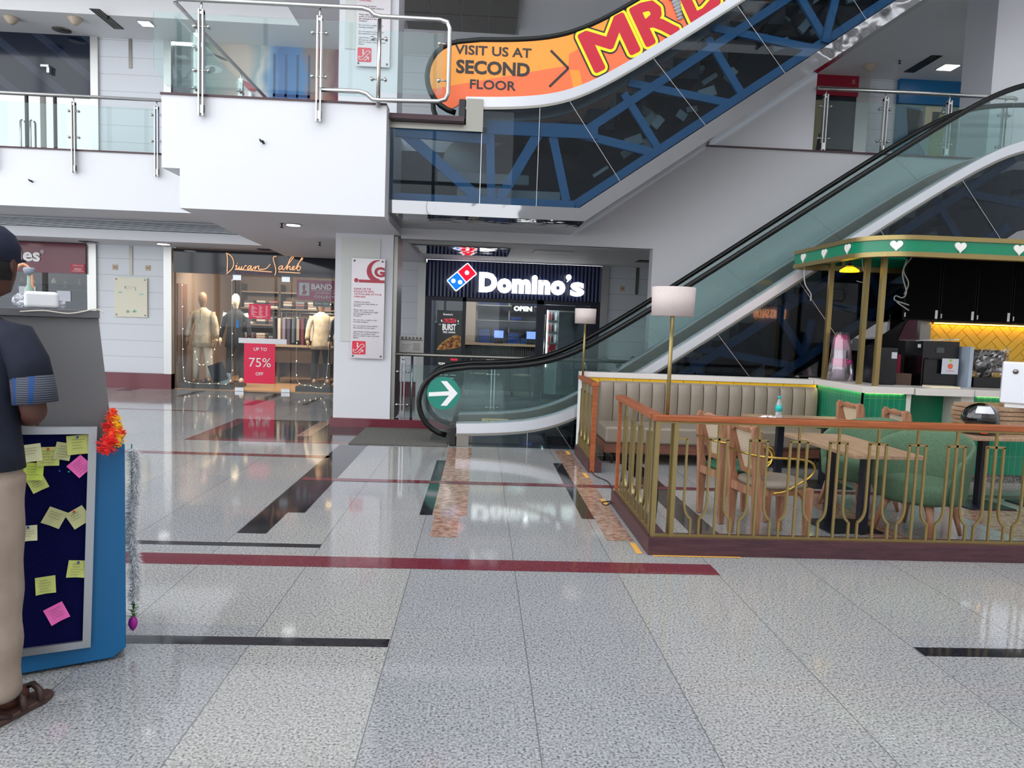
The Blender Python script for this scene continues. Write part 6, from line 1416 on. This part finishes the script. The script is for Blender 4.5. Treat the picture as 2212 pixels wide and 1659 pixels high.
a = MB().lathe([(.014, 0), (.019, .015), (.018, .045), (.008, .07), (.007, .11)], (-.345, .3, 1.501+.03), 18).lathe([(.02, -.0), (.024, .03)], (-.345, .3, 1.501), 14).tf(KM); ob('bottle_body', a, mat('bottle_green', (150, 176, 160), .35), o_)
a = MB().lathe([(.008, .14), (.018, .15), (.022, .165), (.018, .172)], (-.345, .3, 1.501), 18).cyl((-.345, .3, 1.6), (-.345, .3, 1.66), .006).tf(KM); ob('pump', a, mat('pump_grey', (150, 160, 176), .3), o_)
a = MB().tube(smooth_path([(-.40, .3, 1.62), (-.39, .3, 1.665), (-.365, .3, 1.685), (-.34, .3, 1.66), (-.335, .3, 1.60), (-.332, .3, 1.502)], 6), .006, 8).tf(KM); tag(ob('bent_tube', a, mat('tube_peach', (240, 170, 130), .4)), 'bent peach-coloured tube arching over the pump bottle', 'tube')
a = MB().tube(smooth_path([(-.36, -.002, 1.485), (-.28, -.006, 1.492), (-.2, -.004, 1.484), (-.14, -.006, 1.496), (-.11, -.002, 1.506), (-.085, .0, 1.50), (-.07, .0, 1.488)], 6), .0025, 6).tf(KM); tag(ob('string_cable', a, mat('cable_cream', 0)), 'thin cream string trailing along the kiosk ledge', 'cable')
# garland
g_ = thing('garland', 'artificial garland of orange and yellow flowers and white fringe on the kiosk side', 'garland', (-1.53, 3.25, .15))
random.seed(21)
fc = [mat('petal_orange', (250, 96, 60), .7), mat('petal_yellow', (252, 206, 50), .7), mat('petal_coral', (244, 60, 60), .7)]
def flower(c, r, m):
    a = MB()
    for q in range(44):
        d = Vector((random.gauss(0, 1), random.gauss(0, 1), random.gauss(0, 1))).normalized(); s = d.cross(Vector((.3, .2, 1))).normalized(); c0 = Vector(c)+d*r*.35; w_ = r*.34
        a.add([c0, c0+d*r*.35+s*w_, c0+d*r*.72, c0+d*r*.35-s*w_], [(0, 1, 2, 3)])
    a.sphere(c, r*.5, 8, 6); return a
pts = [(-1.600, 3.22, 1.055, .022), (-1.598, 3.21, 1.035, .028), (-1.585, 3.21, 1.02, .028), (-1.60, 3.19, 1.0, .03), (-1.575, 3.2, .992, .03), (-1.565, 3.2, .97, .03), (-1.585, 3.18, .968, .034), (-1.565, 3.19, .945, .034), (-1.578, 3.165, .93, .046)]
for i, (x, y, z, r) in enumerate(pts): ob('flower', flower((x*.954, y*.954-.03*(i == 8), 1.5-(1.5-z)*.954), r*(1.05 if i < 8 else 1.0), None), fc[(0, 0, 1, 2, 1, 0, 0, 1, 2)[i]], g_, solid=.0008)
a = MB()
for i in range(3200):
    t_ = random.random(); z = .90-.68*t_; x = -1.512+.010*math.sin(t_*9); an = random.uniform(0, 2*PI); L = random.uniform(.022, .042)
    d = Vector((math.cos(an), math.sin(an)*.8, random.uniform(-.9, .2))).normalized(); c0 = Vector((x, 3.22, z)); s = d.cross(Vector((0, 0, 1))).normalized()*.0035
    a.add([c0-s, c0+s, c0+d*L], [(0, 1, 2)])
o_ = ob('white_fringe', a, mat('fringe_white', (226, 228, 230), .6), g_, solid=.0006)
a = MB().tube([(-1.518, 3.22, .92), (-1.52, 3.22, .5), (-1.515, 3.22, .17)], .003, 6); ob('cord', a, mat('cord_teal', (60, 140, 120), .5), g_)
a = MB()
for i in range(60):
    z = .20-.07*random.random(); an = random.uniform(0, 2*PI); d = Vector((math.cos(an), math.sin(an), .3)).normalized(); s = d.cross(Vector((0, 0, 1)))*.003; c0 = Vector((-1.515, 3.22, z)); a.add([c0-s, c0+s, c0+d*.024], [(0, 1, 2)])
ob('green_leaf', a, mat('leaf_plastic', (70, 130, 40), .5), g_, solid=.0008)
ob('purple_bud', MB().lathe([(.002, -.05), (.014, -.035), (.02, -.015), (.016, .005), (.006, .018)], (-1.517, 3.22, .12), 14), mat('bud_purple', (170, 30, 150), .5), g_)

# ================================================================== THE MAN
def skinned(name, V, E, Rr, m, par, root=0, sub=2):
    org = ploc(par); me = bpy.data.meshes.new(name); me.from_pydata([Vector(v)-org for v in V], E, []); me.update(); me.materials.append(m)
    o = bpy.data.objects.new(name, me); C.objects.link(o); o.parent = par
    k = o.modifiers.new('skin', 'SKIN'); k.use_smooth_shade = True
    for i, v in enumerate(me.skin_vertices[0].data): v.radius = (Rr[i], Rr[i]) if not isinstance(Rr[i], tuple) else Rr[i]; v.use_root = (i == root)
    s = o.modifiers.new('sub', 'SUBSURF'); s.levels = sub; s.render_levels = sub; return o
px, py = -1.785, 2.60
pm = thing('person', 'man seen from behind in navy cap, navy t-shirt, khaki trousers and brown sandals', 'person', (px, py, 0))
V = []; E = []; Rr = []
def jv(x, y, z, r, p=None):
    V.append((px+x, py+y, z)); Rr.append(r)
    if p is not None: E.append((p, len(V)-1))
    return len(V)-1
skin = mat('brown_skin', (82, 48, 38), .55)
pel = jv(0, 0, .93, (.14, .10)); sp1 = jv(0, 0, 1.12, (.12, .08), pel); ch = jv(0, 0, 1.30, (.12, .08), sp1); nk = jv(0, .01, 1.47, .06, ch); hd = jv(.02, .03, 1.56, .062, nk)
for s in (-1, 1):
    hp = jv(s*.085, 0, .84, .085, pel); kn = jv(s*.09, .01, .48, .055, hp); an = jv(s*.085, -.01, .09, .036, kn)
    hl = jv(s*.085+s*.0, .03, .05, .034, an); to = jv(s*.10, .14, .035, (.04, .022), hl)
    sh_ = jv(s*.16, 0, 1.37, .042, ch); el = jv(s*.235, -.01, 1.13, .045, sh_); wr = jv(s*.12, .13, 1.09, .028, el); pa = jv(s*.075, .18, 1.09, (.03, .018), wr)
    for f in range(4):
        k1 = jv(s*(.085-.021*f), .225, 1.085, .0095, pa); k2 = jv(s*(.083-.02*f), .25, 1.07, .0085, k1); jv(s*(.08-.019*f), .26, 1.045, .007, k2)
    t1 = jv(s*.035, .18, 1.08, .011, pa); jv(s*.02, .21, 1.065, .008, t1)
skinned('body', V, E, Rr, skin, pm)
hx, hy, hz = px+.058, py+.035, 1.665
a = MB(); a.loft([(hx, hy-.01, hz-.13, .03, .04), (hx, hy+.005, hz-.11, .055, .07), (hx, hy, hz-.06, .072, .088), (hx, hy, hz, .08, .098), (hx, hy-.005, hz+.05, .078, .096), (hx, hy-.005, hz+.09, .055, .07), (hx, hy-.005, hz+.108, .02, .03)], 22)
a.loft([(hx, hy+.098, hz-.045, .014, .014), (hx, hy+.105, hz-.04, .016, .018), (hx, hy+.092, hz+.0, .007, .01)], 8)
for s in (-1, 1): a.sphere((hx+s*.083, hy-.005, hz-.015), .02, 8, 6, .4, .8, 1.5)
ob('head', a, skin, pm)
a = MB(); [a.sphere((hx+s*.03, hy+.082, hz+.0), .011, 8, 6) for s in (-1, 1)]; ob('eye', a, textw, pm); a = MB(); a.tube([(hx-.022, hy+.09, hz-.075), (hx, hy+.096, hz-.078), (hx+.022, hy+.09, hz-.075)], .004, 6); ob('mouth', a, mat('lip_brown', (120, 60, 54), .5), pm)
hair = mat('hair_black', (14, 12, 12), .8)
a = MB(); a.loft([(hx, hy-.02, hz-.07, .074, .082), (hx, hy-.015, hz-.02, .084, .09), (hx, hy-.012, hz+.03, .085, .092)], 22); ob('hair', a, hair, pm)
capm = mat('navy_cap', (14, 22, 48), .8); a = MB(); a.loft([(hx, hy, hz-.005, .089, .106), (hx, hy, hz+.05, .09, .107), (hx, hy-.003, hz+.09, .075, .09), (hx, hy-.003, hz+.118, .045, .055), (hx, hy-.003, hz+.126, .01, .012)], 28); a.loft([(hx-.02, hy+.12, hz+.005, .06, .075), (hx-.02, hy+.12, hz+.012, .058, .072)], 24); ob('cap', a, capm, pm)
tee = speck(mat('navy_tshirt', (16, 22, 40), .85), (14, 20, 38), (18, 26, 46), 20)
a = MB(); a.loft([(px, py, .93, .178, .128), (px, py, 1.0, .172, .122), (px, py, 1.06, .165, .115), (px, py, 1.18, .16, .11), (px, py-.005, 1.3, .182, .118), (px, py, 1.38, .188, .11), (px, py, 1.43, .16, .085), (px+.005, py+.005, 1.475, .085, .066), (px+.01, py+.01, 1.495, .066, .06)], 32)
for s in (-1, 1): a.tube([(px+s*.10, py, 1.40), (px+s*.165, py, 1.385), (px+s*.208, py-.005, 1.31), (px+s*.226, py-.01, 1.25)], [.06, .07, .068, .066], 18)
ob('t_shirt', a, tee, pm)
stp = mat('striped_sleeve', (110, 114, 124), .8); t = NT(stp); g, p = t.pos()
f_ = t.math('FRACT', t.math('MULTIPLY', p[2], 130)); c_ = t.mix(t.math('LESS_THAN', f_, .5), s2l((84, 88, 98)), s2l((36, 42, 58)))
f2 = t.math('LESS_THAN', t.math('ABSOLUTE', t.math('SUBTRACT', t.math('FRACT', t.math('MULTIPLY', t.math('ADD', p[0], 3), 18)), .5)), .14); t.l(t.mix(f2, c_, s2l((22, 62, 116))), t.b.inputs['Base Color'])
for s in (-1, 1): ob('sleeve_end', MB().tube([(px+s*.2235, py-.009, 1.262), (px+s*.231, py-.01, 1.21), (px+s*.235, py-.01, 1.17)], [.0672, .069, .070], 18), stp, pm)
kh = speck(mat('khaki_trousers', (150, 134, 120), .85), (144, 128, 114), (157, 141, 127), 7)
a = MB(); a.loft([(px, py, .79, .12, .06), (px, py, .80, .168, .118), (px, py, .88, .172, .125), (px, py, .97, .165, .118), (px, py, 1.0, .158, .11)], 28)
for s in (-1, 1):
    rr_ = random.Random(4); L_s = []
    for i in range(16):
        z = .07+.86*i/15; tt = i/15; w_ = .062+.03*tt+.004*math.sin(i*1.9); L_s.append((px+s*(.088-.005*tt)+.003*math.sin(i*2.2), py+.004*math.cos(i*1.7), z, w_, w_*1.12))
    a.loft(L_s, 22)
ob('trousers', a, kh, pm, sub=1)
sm_ = mat('sandal_brown', (74, 52, 46), .5)
for s in (-1, 1):
    x = px+s*.095; R = Matrix.Translation((x, py+.02, 0)) @ Matrix.Rotation(-.3*s, 4, 'Z')
    a = MB(); a.prismz([(-.035, -.1), (.035, -.1), (.045, -.04), (.046, .05), (.052, .12), (.035, .17), (0, .18), (-.035, .16), (-.048, .1), (-.042, 0), (-.044, -.05)], .002, .024).tf(R); ob('sandal_sole', a, sm_, pm, bevel=.005)
    a = MB()
    for y0_ in (.03, .1): a.tube([R @ Vector((.05, y0_, .02)), R @ Vector((.035, y0_+.005, .06)), R @ Vector((0, y0_+.01, .075)), R @ Vector((-.035, y0_+.005, .06)), R @ Vector((-.048, y0_, .02))], .012, 8)
    a.tube([R @ Vector((.044, -.02, .02)), R @ Vector((.03, -.09, .055)), R @ Vector((-.03, -.09, .055)), R @ Vector((-.042, -.02, .02))], .009, 8)
    ob('sandal_strap', a, mat('strap_brown', (60, 42, 38), .5), pm)
